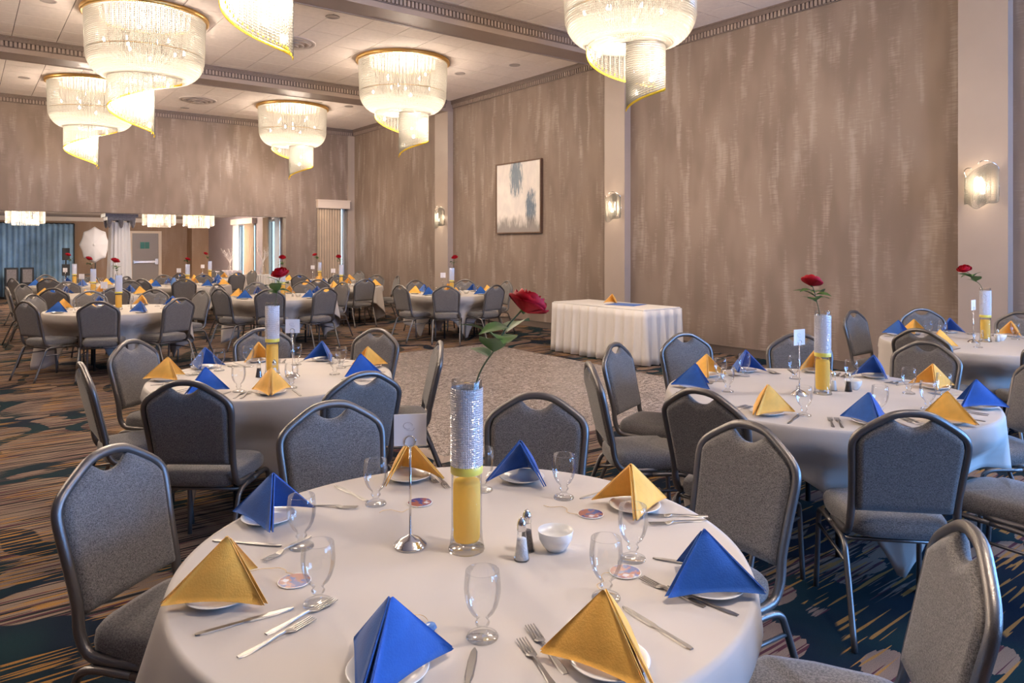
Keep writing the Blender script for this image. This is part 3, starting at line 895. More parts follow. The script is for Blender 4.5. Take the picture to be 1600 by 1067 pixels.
CS_RING = MB().tube([(.0155*math.cos(a*PI/10), -.004, .30+.0155*math.sin(a*PI/10)) for a in range(20)], .0016, 6, True).tube([(.0155*math.cos(a*PI/10), .004, .30+.0155*math.sin(a*PI/10)) for a in range(20)], .0016, 6, True).mesh('ring_clip', 'chrome', True)
CS_CARD = MB().box(-.046, .046, -.0012, .0012, .287, .377).mesh('card', 'card_white')
inkp = MB()
inkp.tube([(.010*math.cos(a*PI/8)*1.3-.006, -.0018, .345+.009*math.sin(a*PI/8)) for a in range(14)], .0008, 4)
inkp.tube([(-.010, -.0018, .334), (.006, -.0018, .330), (.012, -.0018, .337)], .0008, 4, smooth=4)
CS_INK = inkp.mesh('printed_mark', 'card_ink')
def card_stand(tk, x, y, rz, lab=None):
    ph = TABLES[tk][4]
    t = thing('card_stand', 'chrome card stand holding a small white card on '+ph, 'card stand', (x, y, ZT), rz)
    for n_, m_ in (('base', CS_BASE), ('pole', CS_POLE), ('ring_clip', CS_RING)): obj(n_, m_, t)
    c = obj('card', CS_CARD, t); obj('printed_mark', CS_INK, c)
SH_BODY = MB().lathe([(0, 0), (.0215, 0), (.0225, .003), (.0205, .012), (.0155, .040), (.0125, .070), (.0118, .082)], 12).mesh('glass_body', 'glass', False)
SH_CAP = MB().lathe([(.0128, .080), (.0135, .083), (.0128, .090), (.0135, .094), (.011, .104), (.006, .113), (.0025, .116), (0, .117)], 16).mesh('cap', 'chrome', True)
def fillm(mat): return MB().lathe([(0, .003), (.019, .003), (.0145, .038), (.0125, .058), (0, .058)], 12).mesh('contents', mat, True)
SH_S, SH_P = fillm('salt'), fillm('pepper')
def shaker(tk, x, y, pepper):
    ph = TABLES[tk][4]; k = 'pepper' if pepper else 'salt'
    t = thing(k+'_shaker', 'tall glass %s shaker with chrome cap on %s' % (k, ph), 'shaker', (x, y, ZT))
    obj('glass_body', SH_BODY, t); obj('cap', SH_CAP, t); obj('contents', SH_P if pepper else SH_S, t)
def bowl(tk, x, y):
    tag(obj('sugar_bowl', BOWL, None, (x, y, ZT), 0), 'small white porcelain bowl beside the shakers on '+TABLES[tk][4], 'bowl')

# ---- the medallion table
NAP1 = [(0.752, 2.253, 'blue', 'blue pyramid napkin beside the gold one with splayed forks'), (0.499, 1.811, 'gold', 'gold pyramid napkin beside the pair of splayed forks'),
        (0.700, 1.309, 'blue', 'blue pyramid napkin beside the blue glass gem'), (1.050, 1.041, 'gold', 'gold pyramid napkin beside two parallel upright forks'),
        (1.480, 1.116, 'blue', 'blue pyramid napkin beside crossed fork handles and half-hidden knife'), (1.742, 1.610, 'gold', 'gold pyramid napkin beside the medallion with trailing cord'),
        (1.627, 2.061, 'blue', 'blue pyramid napkin open towards the vase on the medallion table'), (1.305, 2.326, 'gold', 'gold pyramid napkin behind the card stand of the medallion table')]
for x, y, c, lab in NAP1: setting('T1', x, y, c, lab, 'white bread plate under the '+lab)
GL1 = [(0.767, 1.983, 'goblet beside the blue napkin next to splayed forks'), (0.677, 1.644, 'goblet overlapping the medallion by the splayed forks'), (0.905, 1.285, 'goblet standing alone before the table knife, nearest the blue glass gem'),
       (1.244, 1.244, 'goblet beside the tip of the long slanting knife'), (1.457, 1.354, 'goblet beside the half-hidden knife of the medallion table'), (1.625, 1.827, 'goblet beside the open blue napkin behind the sugar bowl'),
       (1.090, 2.162, 'goblet beside the gold napkin behind the card stand'), (1.477, 2.088, 'goblet directly behind the vase of the medallion table')]
for x, y, lab in GL1: goblet('T1', x, y, 'clear stemmed '+lab)
CUT1 = [('k',0.395,1.677,0.622,1.659,'knife lying beside the gold napkin with splayed forks'), ('f',0.396,1.515,0.640,1.580,'long fork overlapping another beside the gold napkin'), ('f',0.470,1.568,0.716,1.634,'fork under the overlapping one, tines by a goblet'),
 ('k',0.577,2.185,0.724,2.022,'knife lying between the neighbouring blue and gold napkins'), ('f',0.732,1.994,0.649,1.949,'fork poking out behind the gold napkin near a goblet'),
 ('f',0.927,2.272,1.023,2.162,'fork reaching from the blue napkin towards the card stand'), ('k',1.079,2.216,1.058,2.418,'knife near the rim behind the card stand goblet'),
 ('f',1.404,2.364,1.354,2.209,'fork beside the gold napkin behind the card stand'), ('f',1.412,2.290,1.357,2.138,'fork beside the vase of the medallion table'),
 ('k',1.775,1.784,1.660,1.785,'knife pointing at the goblet from the gold napkin'), ('f',1.829,1.460,1.725,1.540,'fork beside the gold napkin near the tablecloth rim'), ('f',1.845,1.408,1.674,1.487,'fork parallel to another behind the paired goblets'),
 ('k',1.541,1.264,1.503,1.324,'knife half hidden behind the blue napkin'), ('f',1.405,0.975,1.387,1.260,'fork lying in front of the blue napkin, tines up'), ('f',1.426,1.012,1.394,1.186,'fork tucked under the blue napkin edge'),
 ('k',1.229,0.955,1.244,1.189,'long patterned knife slanting beside the gold napkin'), ('f',0.948,1.033,1.013,1.255,'larger fork beside the gold napkin, tines up'), ('f',0.916,1.063,0.964,1.223,'smaller fork alongside the larger one by the gold napkin'),
 ('k',0.788,1.169,0.866,1.258,'knife standing out below the lone goblet')]
for k, a, b, c, d, lab in CUT1: cutlery(k, a, b, c, d, 'silver '+lab, 'cutlery on the medallion table')
MED = MB().lathe([(0, 0), (.026, 0), (.027, .002), (.026, .004), (0, .0042)], 28).mesh('disc', 'medallion_print')
MRIM = MB().tube([(.0268*math.cos(2*PI*i/28), .0268*math.sin(2*PI*i/28), .0025) for i in range(28)], .0014, 5, True).mesh('rim', 'porcelain', True)
def cordm(seed):
    rnd = random.Random(seed); pts = [(.026, 0, .003)]; a = 0
    for k in range(7):
        a += rnd.uniform(-1.2, 1.2); l = pts[-1]; pts.append((l[0]+.014*math.cos(a), l[1]+.016*math.sin(a), .002+rnd.uniform(0, .004)))
    return MB().tube(pts, .0007, 5, smooth=4).mesh('cord', 'brass_wire', True)
for i, (x, y, a, lab) in enumerate([(.674, 1.790, 1.2, 'printed round medallion beside the gold napkin goblet'), (1.212, 2.083, -2.2, 'round mirrored medallion behind the card stand'), (1.593, 1.662, 2.7, 'blue and red printed medallion with trailing cord behind the sugar bowl'), (1.381, 1.311, 2.6, 'printed medallion lying between two goblets')]):
    t = thing('medallion', lab, 'medallion', (x, y, ZT+.0002), a); t.scale = (1.5, 1.5, 1)
    d = obj('disc', MED, t); obj('rim', MRIM, t); obj('cord', cordm(i+2), t)
t = thing('glass_gem', 'small blue glass gem with looped gold wire beside blue napkin', 'ornament', (.829, 1.379, ZT))
obj('gem', MB().lathe([(0, 0), (.010, .001), (.0155, .007), (.012, .014), (0, .0165)], 9).mesh('gem', 'bottle_blue'), t)
obj('wire_loop', MB().tube([(.0, .010, .006), (.012, .03, .006), (.010, .05, .010), (-.010, .058, .014), (-.020, .045, .010), (-.012, .030, .004)], .0007, 5, smooth=6).mesh('wire_loop', 'brass_wire', True), t)
vase_and_rose('T1', 1.133, 1.686, 1.262, 1.585, 1.457)
card_stand('T1', 1.017, 1.802, -.50)
shaker('T1', 1.215, 1.539, False); shaker('T1', 1.262, 1.575, True); bowl('T1', 1.332, 1.533)

# ---- the other near tables
NAPS = {'T2': [(1.031,4.978,'gold'),(1.329,5.323,'blue'),(1.189,4.448,'blue'),(1.445,4.205,'gold'),(2.052,4.364,'blue'),(2.333,4.619,'gold'),(2.199,5.156,'blue'),(1.747,5.390,'gold')],
 'T3': [(3.868,3.028,'gold'),(3.504,2.767,'blue'),(3.273,2.111,'gold'),(3.554,1.775,'blue'),(3.809,1.465,'gold'),(4.282,1.501,'blue'),(4.715,1.837,'gold'),(4.714,2.262,'blue'),(4.625,2.630,'gold'),(4.251,2.949,'blue')],
 'T4': [(7.10,3.20,'blue'),(7.32,3.15,'gold'),(6.62,2.60,'gold'),(7.72,2.98,'blue'),(7.88,2.50,'gold'),(6.98,1.86,'blue'),(7.55,1.95,'gold')]}
GOBS = {'T2': [(1.292,4.322),(1.564,4.113),(1.246,5.071),(1.340,5.249),(1.613,5.172),(1.914,5.045),(1.974,4.512),(2.113,4.721)],
 'T3': [(3.352,1.964),(3.699,1.749),(4.379,2.246),(4.360,1.897),(4.080,2.806),(4.260,2.554),(3.806,2.820),(4.014,1.651),(4.334,1.699),(3.573,2.571)],
 'T4': [(7.25,2.98),(7.42,2.92),(6.96,2.74),(7.66,2.40),(6.80,2.40),(7.15,2.05)]}
def pull_in(tk, x, y, m):
    cx, cy, r = TABLES[tk][:3]; d = math.hypot(x-cx, y-cy)
    return (x, y) if d < r-m else (cx+(x-cx)*(r-m)/d, cy+(y-cy)*(r-m)/d)
for tk in NAPS:
    for x, y, c in NAPS[tk]:
        setting(tk, x, y, c)
        cx, cy, r, n, ph = TABLES[tk]; a = math.atan2(y-cy, x-cx)
        for kk, da, rr in (('k', .20, .06), ('f', -.20, .06), ('f', -.25, .07)):
            b = a+da*.87/r; e = r-.06
            cutlery(kk, cx+e*math.cos(b), cy+e*math.sin(b), cx+(e-.19)*math.cos(b+.02*da), cy+(e-.19)*math.sin(b+.02*da),
                    'silver %s beside a napkin on %s' % ('knife' if kk == 'k' else 'fork', ph), 'cutlery on '+ph)
    for x, y in GOBS[tk]: goblet(tk, *pull_in(tk, x, y, .12))
vase_and_rose('T2', 1.645, 4.77, 1.714, 4.799, 1.434); card_stand('T2', 1.72, 4.60, -.6); shaker('T2', 1.54, 4.72, True); shaker('T2', 1.62, 4.66, False)
vase_and_rose('T3', 3.96, 2.20, 3.87, 2.22, 1.415); card_stand('T3', 3.823, 2.264, -.15); shaker('T3', 4.10, 2.21, False); shaker('T3', 4.14, 2.14, True); bowl('T3', 4.232, 2.159)
vase_and_rose('T4', 7.27, 2.51, 7.12, 2.62, 1.411); card_stand('T4', 7.125, 2.553, .0); shaker('T4', 7.35, 2.44, False); bowl('T4', 7.463, 2.456)

# ---- far tables: places laid round the rim
ROSE = {'B': (1.642, 10.969, 1.42), 'A': (1.739, 14.299, 1.40), 'C': (1.83, 18.277, 1.425), 'F': (4.32, 12.03, 1.424), 'I': (7.043, 10.856, 1.413), 'G': (6.86, 16.85, 1.40), 'H': (6.382, 14.39, 1.39), 'E': (4.965, 19.40, 1.42), 'D': (3.86, 16.52, 1.33)}
PH0 = {'B': .2, 'A': .5, 'C': .1, 'D': .35, 'E': .0, 'F': .28, 'G': .4, 'H': .15, 'I': .33}
for tk in PH0:
    cx, cy, r, n, ph = TABLES[tk]
    for i in range(n):
        a = PH0[tk]+2*PI*i/n
        setting(tk, cx+(r-.14)*math.cos(a), cy+(r-.14)*math.sin(a), 'gold' if i % 2 else 'blue', jit=random.uniform(-.25, .25))
        goblet(tk, cx+(r-.32)*math.cos(a+.16), cy+(r-.32)*math.sin(a+.16))
    bx, by, bz = ROSE[tk]
    vase_and_rose(tk, cx, cy, bx, by, bz, False)
    card_stand(tk, cx-.17, cy+.02, -.6); shaker(tk, cx+.15, cy-.05, False); bowl(tk, cx+.20, cy-.17)
# ------------------------------------------------------------------ skirted side table by the wall
t = thing('skirted_table', 'long table with white cloth top and pleated skirt by the wall', 'table', (7.63, 7.47, 0))
hx, hy_ = .38, .93
obj('cloth_top', MB().box(-hx, hx, -hy_, hy_, .735, ZT).mesh('cloth_top', 'skirt_white'), t)
bevel(t.children[0], .012, 3)
obj('table_legs', MB().tube([(-.3, -.8, 0), (-.3, -.8, .74)], .015).tube([(.3, -.8, 0), (.3, -.8, .74)], .015).tube([(-.3, .8, 0), (-.3, .8, .74)], .015).tube([(.3, .8, 0), (.3, .8, .74)], .015).mesh('table_legs', 'dark_steel'), t)
def skirt():
    corners = [(-hx, -hy_), (hx, -hy_), (hx, hy_), (-hx, hy_)]; per = [2*hx, 2*hy_, 2*hx, 2*hy_]; tot = sum(per)
    n = 30; rnd = random.Random(5); A = [rnd.uniform(.6, 1.3) for _ in range(n)]
    def fn(u, v):
        s = (u % 1.0)*tot; i = 0
        while s > per[i] and i < 3: s -= per[i]; i += 1
        p, q = corners[i], corners[(i+1) % 4]; k = s/per[i]
        nx, ny = (q[1]-p[1])/per[i], -(q[0]-p[0])/per[i]
        ph = (u % 1.0)*n; w = ph % 1.0; wv = (math.sin(2*PI*w)+.35*math.sin(4*PI*w))*A[int(ph) % n]
        d = .020+(1-v)*(.022+.030*wv)+v*.008*wv
        return (p[0]+(q[0]-p[0])*k+nx*d, p[1]+(q[1]-p[1])*k+ny*d, .012+(.745-.012)*v)
    return MB().grid(fn, n*16, 7, True).mesh('skirt', 'skirt_white', True)
o = obj('skirt', skirt(), t); o.modifiers.new('thick', 'SOLIDIFY').thickness = .003
o = obj('folded_napkin', NAPK['gold'], None, (7.80, 7.66, ZT+.0008), 1.9); tag(o, 'gold pyramid napkin standing on the long skirted table', 'napkin')
mb = MB()
mb.grid(lambda u, v: (-.2+.4*u, -.24+.48*v, .0015+.0012*math.sin(u*9)*math.sin(v*7)), 8, 8)
o = obj('blue_cloth', mb.mesh('blue_cloth', 'napkin_blue', True), None, (7.68, 7.28, ZT+.004), .25); o.modifiers.new('thick', 'SOLIDIFY').thickness = .002
tag(o, 'blue cloth napkin lying flat on the long skirted table', 'napkin')

# ------------------------------------------------------------------ painting
t = thing('framed_painting', 'abstract pale canvas with dripping blue grey marks in brown frame', 'painting', (XW-.03, 11.625, 2.615))
obj('canvas', MB().box(-.012, .026, -.725, .725, -.715, .715).mesh('canvas', 'painting_canvas'), t)
fr = MB()
for y0, y1, z0, z1 in ((-.75, .75, .715, .74), (-.75, .75, -.74, -.715), (-.75, -.725, -.715, .715), (.725, .75, -.715, .715)): fr.box(-.03, .028, y0, y1, z0, z1)
obj('frame', fr.mesh('frame', 'frame_brown'), t)

# ------------------------------------------------------------------ beaded strands
def strand(mb, x, y, z0, z1, r=.0075, pitch=.024, sway=None):
    """chain of faceted beads from z0 down to z1 (square cross-section, alternating waist)"""
    n = max(2, int(round((z0-z1)/pitch))); v = []; f = []; a0 = math.atan2(y, x)
    for k in range(2*n+1):
        rr = r if k % 2 else r*.38
        z = z0+(z1-z0)*k/(2*n)
        px, py = (x, y) if sway is None else sway(z)
        for j in range(4):
            a = a0+j*PI/2; v.append((px+rr*math.cos(a), py+rr*math.sin(a), z))
    for k in range(2*n):
        for j in range(4):
            q = (j+1) % 4; f.append((k*4+j, k*4+q, k*4+4+q, k*4+4+j))
    mb.add(v, f)
def chandelier_meshes():
    M = {}; rnd = random.Random(11)
    drum = MB(); R0 = .80
    n = 250
    def prof(z, R0=R0):           # radius of the basket at height z (0 = ceiling)
        if z > -.60: return R0-.02*(-z/.6)
        s = min(1, (-.60-z)/.36); return R0-.02-.33*(1-math.sqrt(max(0, 1-s*s*.98)))
    for i in range(n):
        a = 2*PI*i/n; c, s_ = math.cos(a), math.sin(a)
        strand(drum, R0*c, R0*s_, -.05, -.965, .0092, .026, lambda z, c=c, s_=s_: (prof(z)*c, prof(z)*s_))
    for i in range(150):
        a = 2*PI*i/150; strand(drum, .70*math.cos(a), .70*math.sin(a), -.05, -.72, .0092, .026)
    # floor of the basket: strands sagging in to the inner ring
    for i in range(120):
        a = 2*PI*i/120; c, s_ = math.cos(a), math.sin(a)
        m_ = 9; v = []; f = []
        for k in range(m_+1):
            q = k/m_; rad = .50-.42*q; z = -.955-.012*math.sin(PI*q)
            rr = .010 if k % 2 else .004
            for j in range(4):
                b = j*PI/2; v.append((rad*c-s_*rr*math.cos(b), rad*s_+c*rr*math.cos(b), z+rr*math.sin(b)))
        for k in range(m_):
            for j in range(4):
                q = (j+1) % 4; f.append((k*4+j, k*4+q, k*4+4+q, k*4+4+j))
        drum.add(v, f)
    M['drum'] = drum.mesh('crystal_drum', 'crystal')
    sp = MB(); tips = MB(); N = 160
    for i in range(N):
        q = i/(N-1); ang = PI-q*math.radians(300)
        rad = .52 if q < .45 else .52-.40*((q-.45)/.55)**1.1
        zb = -1.00-.75*q**.9
        for lay in ((0, 1) if i % 4 == 0 else (0,)):
            rr = rad-.045*lay; x, y = rr*math.cos(ang), rr*math.sin(ang); zz = zb+.03*lay
            strand(sp, x, y, -.90, zz, .0082, .026)
            tips.lathe([(0, -.034), (.006, -.025), (.0075, -.012), (.003, 0), (0, .002)], 5, (x, y, zz))
    M['spiral'] = sp.mesh('crystal_spiral', 'crystal'); M['tips'] = tips.mesh('gold_tips', 'gold_bead')
    M['ring'] = MB().lathe([(.0, -.0), (.845, 0), (.85, -.008), (.85, -.05), (.835, -.06), (.80, -.06), (.79, -.03)], 64, cap=False).mesh('gold_canopy', 'gold_metal', True)
    M['pan'] = MB().lathe([(0, -.032), (.79, -.032), (.79, -.02), (0, -.02)], 48).mesh('ceiling_pan', 'vent_metal')
    hoop = MB()
    for rad, z in ((.775, -.60), (.50, -.95)):
        hoop.tube([(rad*math.cos(2*PI*i/48), rad*math.sin(2*PI*i/48), z) for i in range(48)], .006, 5, True)
    M['hoop'] = hoop.mesh('hoop', 'gold_metal', True)
    M['bulb'] = MB().lathe([(0, -.03), (.016, -.022), (.022, 0), (.016, .022), (.006, .04), (0, .045)], 8).mesh('bulb', 'bulb', True)
    return M
HM = chandelier_meshes()
def chandelier(x, y, rz, label, power=CH_POWER):
    t = thing('crystal_chandelier', label, 'chandelier', (x, y, ZC), rz, 'spiral crystal chandeliers')
    obj('gold_canopy', HM['ring'], t); obj('ceiling_pan', HM['pan'], t); stuff(obj('crystal_drum', HM['drum'], t)); stuff(obj('crystal_spiral', HM['spiral'], t)); stuff(obj('gold_tips', HM['tips'], t)); obj('hoop', HM['hoop'], t)
    for k in range(10):
        a = 2*PI*k/10; rr = .55 if k % 2 else .30
        obj('bulb', HM['bulb'], t, (rr*math.cos(a), rr*math.sin(a), -.33-.12*(k % 3)))
    for k, (bx, by, bz) in enumerate(((-.36, .1, -1.05), (.1, .34, -1.18), (.40, .0, -1.30), (.22, -.20, -1.42), (.05, -.18, -1.58))):
        obj('bulb', HM['bulb'], t, (bx, by, bz))
    for z, e, rad in ((-.45, .58, .28), (-1.20, .26, .14)):
        l = bpy.data.lights.new('chandelier_lamp', 'POINT'); l.energy = power*e; l.color = CH_COL; l.shadow_soft_size = rad
        lo = bpy.data.objects.new('chandelier_lamp', l); COL.objects.link(lo); lo.parent = t; lo.location = (.10 if z < -1 else 0, -.02 if z < -1 else 0, z)
VB_ = math.radians(-38)
for (x, y, lab) in ((2.15, 6.0, 'crystal chandelier over the eight-place table by the dance floor'), (6.4, 6.0, 'crystal chandelier hanging near the long skirted table'), (2.15, 11.6, 'crystal chandelier between the two beams over the draped column table'),
                    (6.4, 11.6, 'crystal chandelier hanging before the framed painting wall bay'), (2.15, 17.1, 'crystal chandelier past the far beam before the blue drape'), (6.4, 17.1, 'crystal chandelier past the far beam near the curtained window')):
    chandelier(x, y, VB_+(PI if x < 4 else 0), lab)
for (x, y, lab) in ((-2.1, 6.0, 'added unseen crystal chandelier over the empty carpet left of the near bay'), (-2.1, 11.6, 'added unseen crystal chandelier over the empty carpet of the middle bay'), (-2.1, 17.1, 'added unseen crystal chandelier over the empty carpet of the far bay'), (2.15, 0.2, 'added unseen crystal chandelier over the medallion table'), (6.4, 0.2, 'added unseen crystal chandelier over the carpet by the daylight windows')):  # unseen copies continuing the chandelier grid, added only for their light
    chandelier(x, y, VB_+(PI if x < 4 else 0), lab)

# ------------------------------------------------------------------ wall sconces on the pilasters
def sconce_meshes():
    M = {}
    M['plate'] = MB().box(-.012, .0, -.035, .035, -.16, .16).mesh('backplate', 'chrome')
    b = MB(); ends = []
    # two curling arms and a hung half-drum of beads
    for i in range(46):
        q = i/45; a = -PI/2+PI*q
        x = -.02-.135*math.cos(a)*(.9+.1*math.sin(5*a)); y = .165*math.sin(a)
        zt = .17+.07*math.sin(q*PI*1.6+.3); zb = -.17-.12*math.exp(-((q-.52)/.16)**2)-.03*math.sin(q*9)
        strand(b, x, y, zt, zb, .0055, .018)
        if i % 2: strand(b, x*.55-.01, y*.55, zt-.02, zb+.05, .0055, .018)
    M['beads'] = b.mesh('crystal_beads', 'crystal')
    arm = MB().tube([(-.01, -.16, .12), (-.03, -.165, .19), (-.08, -.13, .245), (-.13, -.06, .27), (-.15, -.02, .25), (-.13, 0, .235)], .006, 6, smooth=5)
    arm.tube([(-.01, .16, .10), (-.04, .165, .17), (-.10, .12, .20), (-.14, .06, .195)], .006, 6, smooth=5)
    arm.tube([(-.01, -.16, .12), (-.01, -.165, -.12)], .006, 6)
    M['arm'] = arm.mesh('scroll_arm', 'chrome', True)
    return M
SM = sconce_meshes()
for y, lab in ((3.125, 'crystal wall sconce on the pilaster beside the near table'), (8.77, 'crystal wall sconce on the pilaster behind the skirted table'), (14.42, 'crystal wall sconce on the pilaster past the framed painting')):
    t = thing('wall_sconce', lab, 'sconce', (8.97, y, 2.28), 0, 'crystal wall sconces')
    obj('backplate', SM['plate'], t); stuff(obj('crystal_beads', SM['beads'], t)); obj('scroll_arm', SM['arm'], t)
    for dz in (-.06, .06): obj('bulb', HM['bulb'], t, (-.075, .03*(1 if dz > 0 else -1), dz))
    l = bpy.data.lights.new('sconce_lamp', 'POINT'); l.energy = 16; l.color = (1.0, .80, .56); l.shadow_soft_size = .05
    lo = bpy.data.objects.new('sconce_lamp', l); COL.objects.link(lo); lo.parent = t; lo.location = (-.085, 0, 0)

# ------------------------------------------------------------------ ceiling vents and recessed downlights (off)
VM = MB()
for r0, z in ((.40, -.004), (.31, -.03), (.22, -.05), (.13, -.065)):
    VM.lathe([(r0, z), (r0-.005, z-.012), (r0-.075, z+.018 if z < -.01 else z-.002), (r0-.08, z+.03)], 40, cap=False)
vm = VM.lathe([(0, -.075), (.05, -.075), (.055, -.06)], 24, cap=False).mesh('vent_rings', 'vent_metal', True)
vb = MB().lathe([(.41, -.001), (.41, -.008), (.38, -.008)], 40).mesh('vent_collar', 'ceiling_tile', True)
vk = MB().lathe([(0, -.002), (.39, -.002)], 40, cap=False).mesh('vent_throat', 'ceiling_gap')
for x, y, lab in ((4.34, 11.7, 'round ringed ceiling air vent between the two beams'), (4.34, 17.6, 'round ringed ceiling air vent past the far beam'), (4.34, 6.0, 'round ringed ceiling air vent in the near bay')):
    t = thing('ceiling_vent', lab, 'vent', (x, y, ZC), 0, 'round ceiling vents')
    obj('vent_collar', vb, t); obj('vent_rings', vm, t); obj('vent_throat', vk, t)
dl = MB().lathe([(.105, 0), (.105, -.008), (.085, -.010), (.075, -.002), (.06, -.001), (0, -.001)], 28).mesh('downlight', 'downlight_can', True)
for x, y in ((1.0, 17.4), (.95, 11.74), (7.75, 11.77), (7.45, 16.2), (4.34, 10.0), (4.34, 18.8), (8.2, 10.6)):
    tag(obj('recessed_downlight', dl, None, (x, y, ZC)), 'small round unlit recessed downlight in the tiled ceiling', 'downlight', 'recessed ceiling downlights')

# ------------------------------------------------------------------ curtains and the things beyond the opening
t = thing('window_curtain', 'beige pleated curtain under a pale valance on the back wall', 'curtain', (0, 0, 0))
pleats((8.70, YB-.06), (7.99, YB-.06), .22, 2.72, 9, .028, 'curtain_beige', 'curtain_panel', t, seed=3)
obj('valance', MB().box(7.98, 8.94, YB-.14, YB-.001, 2.69, 2.90).box(7.96, 8.96, YB-.16, YB-.001, 2.90, 2.93).mesh('valance', 'valance'), t)
t = thing('annex_curtain', 'pale valance with white sheer and beige curtain beyond the opening', 'curtain', (0, 0, 0))
obj('valance', MB().box(6.97, 7.099, 22.0, 24.2, 2.30, 2.47).mesh('valance', 'valance'), t)
pleats((7.04, 23.55), (7.04, 24.15), .2, 2.32, 5, .03, 'sheer_white', 'sheer_panel', t, seed=4)
pleats((7.04, 22.05), (7.04, 22.95), .2, 2.32, 8, .035, 'curtain_beige', 'curtain_panel', t, seed=5)
t = thing('white_curtain', 'white sheer curtain at the annex window nearest the opening', 'curtain', (0, 0, 0))
pleats((7.04, 20.75), (7.04, 21.2), .2, 2.45, 5, .03, 'curtain_beige', 'curtain_panel', t, seed=6)
pleats((7.04, 19.85), (7.04, 20.2), .2, 2.45, 4, .03, 'sheer_white', 'sheer_panel', t, seed=8)
t = thing('stage_drape', 'tall blue pleated stage drape along the annex back wall', 'drape', (0, 0, 0))
pleats((2.95, 27.6), (-4.0, 27.6), 0.01, 2.34, 46, .06, 'drape_blue', 'drape_panel', t, seed=7)
obj('drape_rail', MB().tube([(-4, 27.6, 2.35), (2.95, 27.6, 2.35)], .02, 8).tube([(2.95, 27.6, 0), (2.95, 27.6, 2.35)], .02, 8).mesh('drape_rail', 'dark_steel'), t)
# column with white drape
t = thing('draped_column', 'white draped column with dark grey square capital', 'column', (3.14, 20.25, 0))
def colf(u, v):
    a = 2*PI*u; r = .285-.075*v+.02*math.sin(11*a)*(1-v*.5)+.012*math.sin(17*a+1)
    return (r*math.cos(a), r*math.sin(a), .005+2.2*v)
obj('drape_wrap', MB().grid(colf, 110, 6, True).mesh('drape_wrap', 'white_paint', True), t)
obj('shaft', MB().lathe([(.17, 0), (.17, 2.2)], 24).mesh('shaft', 'capital_grey', True), t)
cp = MB().box(-.36, .36, -.36, .36, 2.33, 2.41).box(-.31, .31, -.31, .31, 2.25, 2.33)
for sx, sy in ((1, 1), (1, -1), (-1, 1), (-1, -1), (0, -1), (0, 1)):
    cp.lathe([(0, -.20), (.03, -.16), (.055, -.06), (.06, .0)], 10, (.26*sx, .26*sy, 2.25))
obj('capital', cp.mesh('capital', 'capital_grey'), t)
# photographer's umbrella
t = thing('photo_umbrella', 'white photography umbrella on a black light stand', 'umbrella', (3.24, 25.25, 0), math.radians(165))
ub = MB()
def uf(u, v):
    a = 2*PI*u; lob = 1-.11*abs(math.sin(4*a))*v; r = .56*v*lob
    return (r*math.cos(a)*.74, .16*(1-v*v), r*math.sin(a)+1.65)
ub.grid(uf, 64, 8, True); o = obj('canopy', ub.mesh('canopy', 'umbrella_white', True), t); o.modifiers.new('thick', 'SOLIDIFY').thickness = .003
obj('light_stand', MB().tube([(0, -.12, .02), (0, -.12, 1.75)], .016, 8).tube([(0, -.12, .5), (.35, -.3, .02)], .01, 6).tube([(0, -.12, .5), (-.35, -.3, .02)], .01, 6).tube([(0, -.12, .5), (0, .28, .02)], .01, 6).mesh('light_stand', 'black_plastic', True), t)
obj('shaft', MB().tube([(0, -.25, 1.65), (0, .17, 1.65)], .006, 6).mesh('shaft', 'chrome', True), t)
t = thing('flash_head', 'black flash head on the stand between blue drape and umbrella', 'flash', (2.55, 25.9, 0))
obj('head', MB().box(-.09, .09, -.12, .12, 1.18, 1.55).mesh('head', 'black_plastic'), t); obj('battery', MB().box(-.10, .10, -.08, .08, .70, 1.05).mesh('battery', 'black_plastic'), t)
obj('stand', MB().tube([(0, 0, 0), (0, 0, 1.2)], .02, 8).lathe([(.22, 0), (.22, .02), (.03, .05)], 16).mesh('stand', 'black_plastic'), t)
# exit door
d = struct(obj('door_1', MB().box(4.72, 5.56, 27.94, 27.999, 0.005, 2.06).mesh('door_leaf', 'door_grey')))
df = MB().box(4.62, 4.72, 27.90, 27.999, 0, 2.14).box(5.56, 5.66, 27.90, 27.999, 0, 2.14).box(4.72, 5.56, 27.90, 27.999, 2.06, 2.14)
obj('door_frame', df.mesh('door_frame', 'door_frame'), d)
for x0, x1 in ((4.98, 5.12), (5.13, 5.27)): obj('vision_pane', MB().box(x0, x1, 27.93, 27.945, 1.52, 1.75).mesh('vision_pane', 'green_glass'), d)
obj('panic_bar', MB().box(4.78, 5.48, 27.85, 27.90, 1.02, 1.09).box(5.44, 5.54, 27.86, 27.94, .96, 1.16).box(4.76, 4.80, 27.88, 27.94, 1.0, 1.1).mesh('panic_bar', 'chrome'), d)
# ceiling projector
t = thing('ceiling_projector', 'white projector hung from the annex ceiling before blue drape', 'projector', (1.55, 24.0, 2.58))
obj('body', MB().box(-.16, .16, -.13, .13, -.36, -.22).mesh('body', 'white_paint'), t); bevel(t.children[0], .02, 3)
obj('mount', MB().tube([(0, 0, -.22), (0, 0, 0)], .025, 8).mesh('mount', 'white_paint'), t)
obj('lens', MB().lathe([(.035, 0), (.035, .03), (0, .03)], 14, (0, 0, 0)).mesh('lens', 'black_plastic'), t); t.children[2].location = (.05, -.13, -.29); t.children[2].rotation_euler = (PI/2, 0, 0)
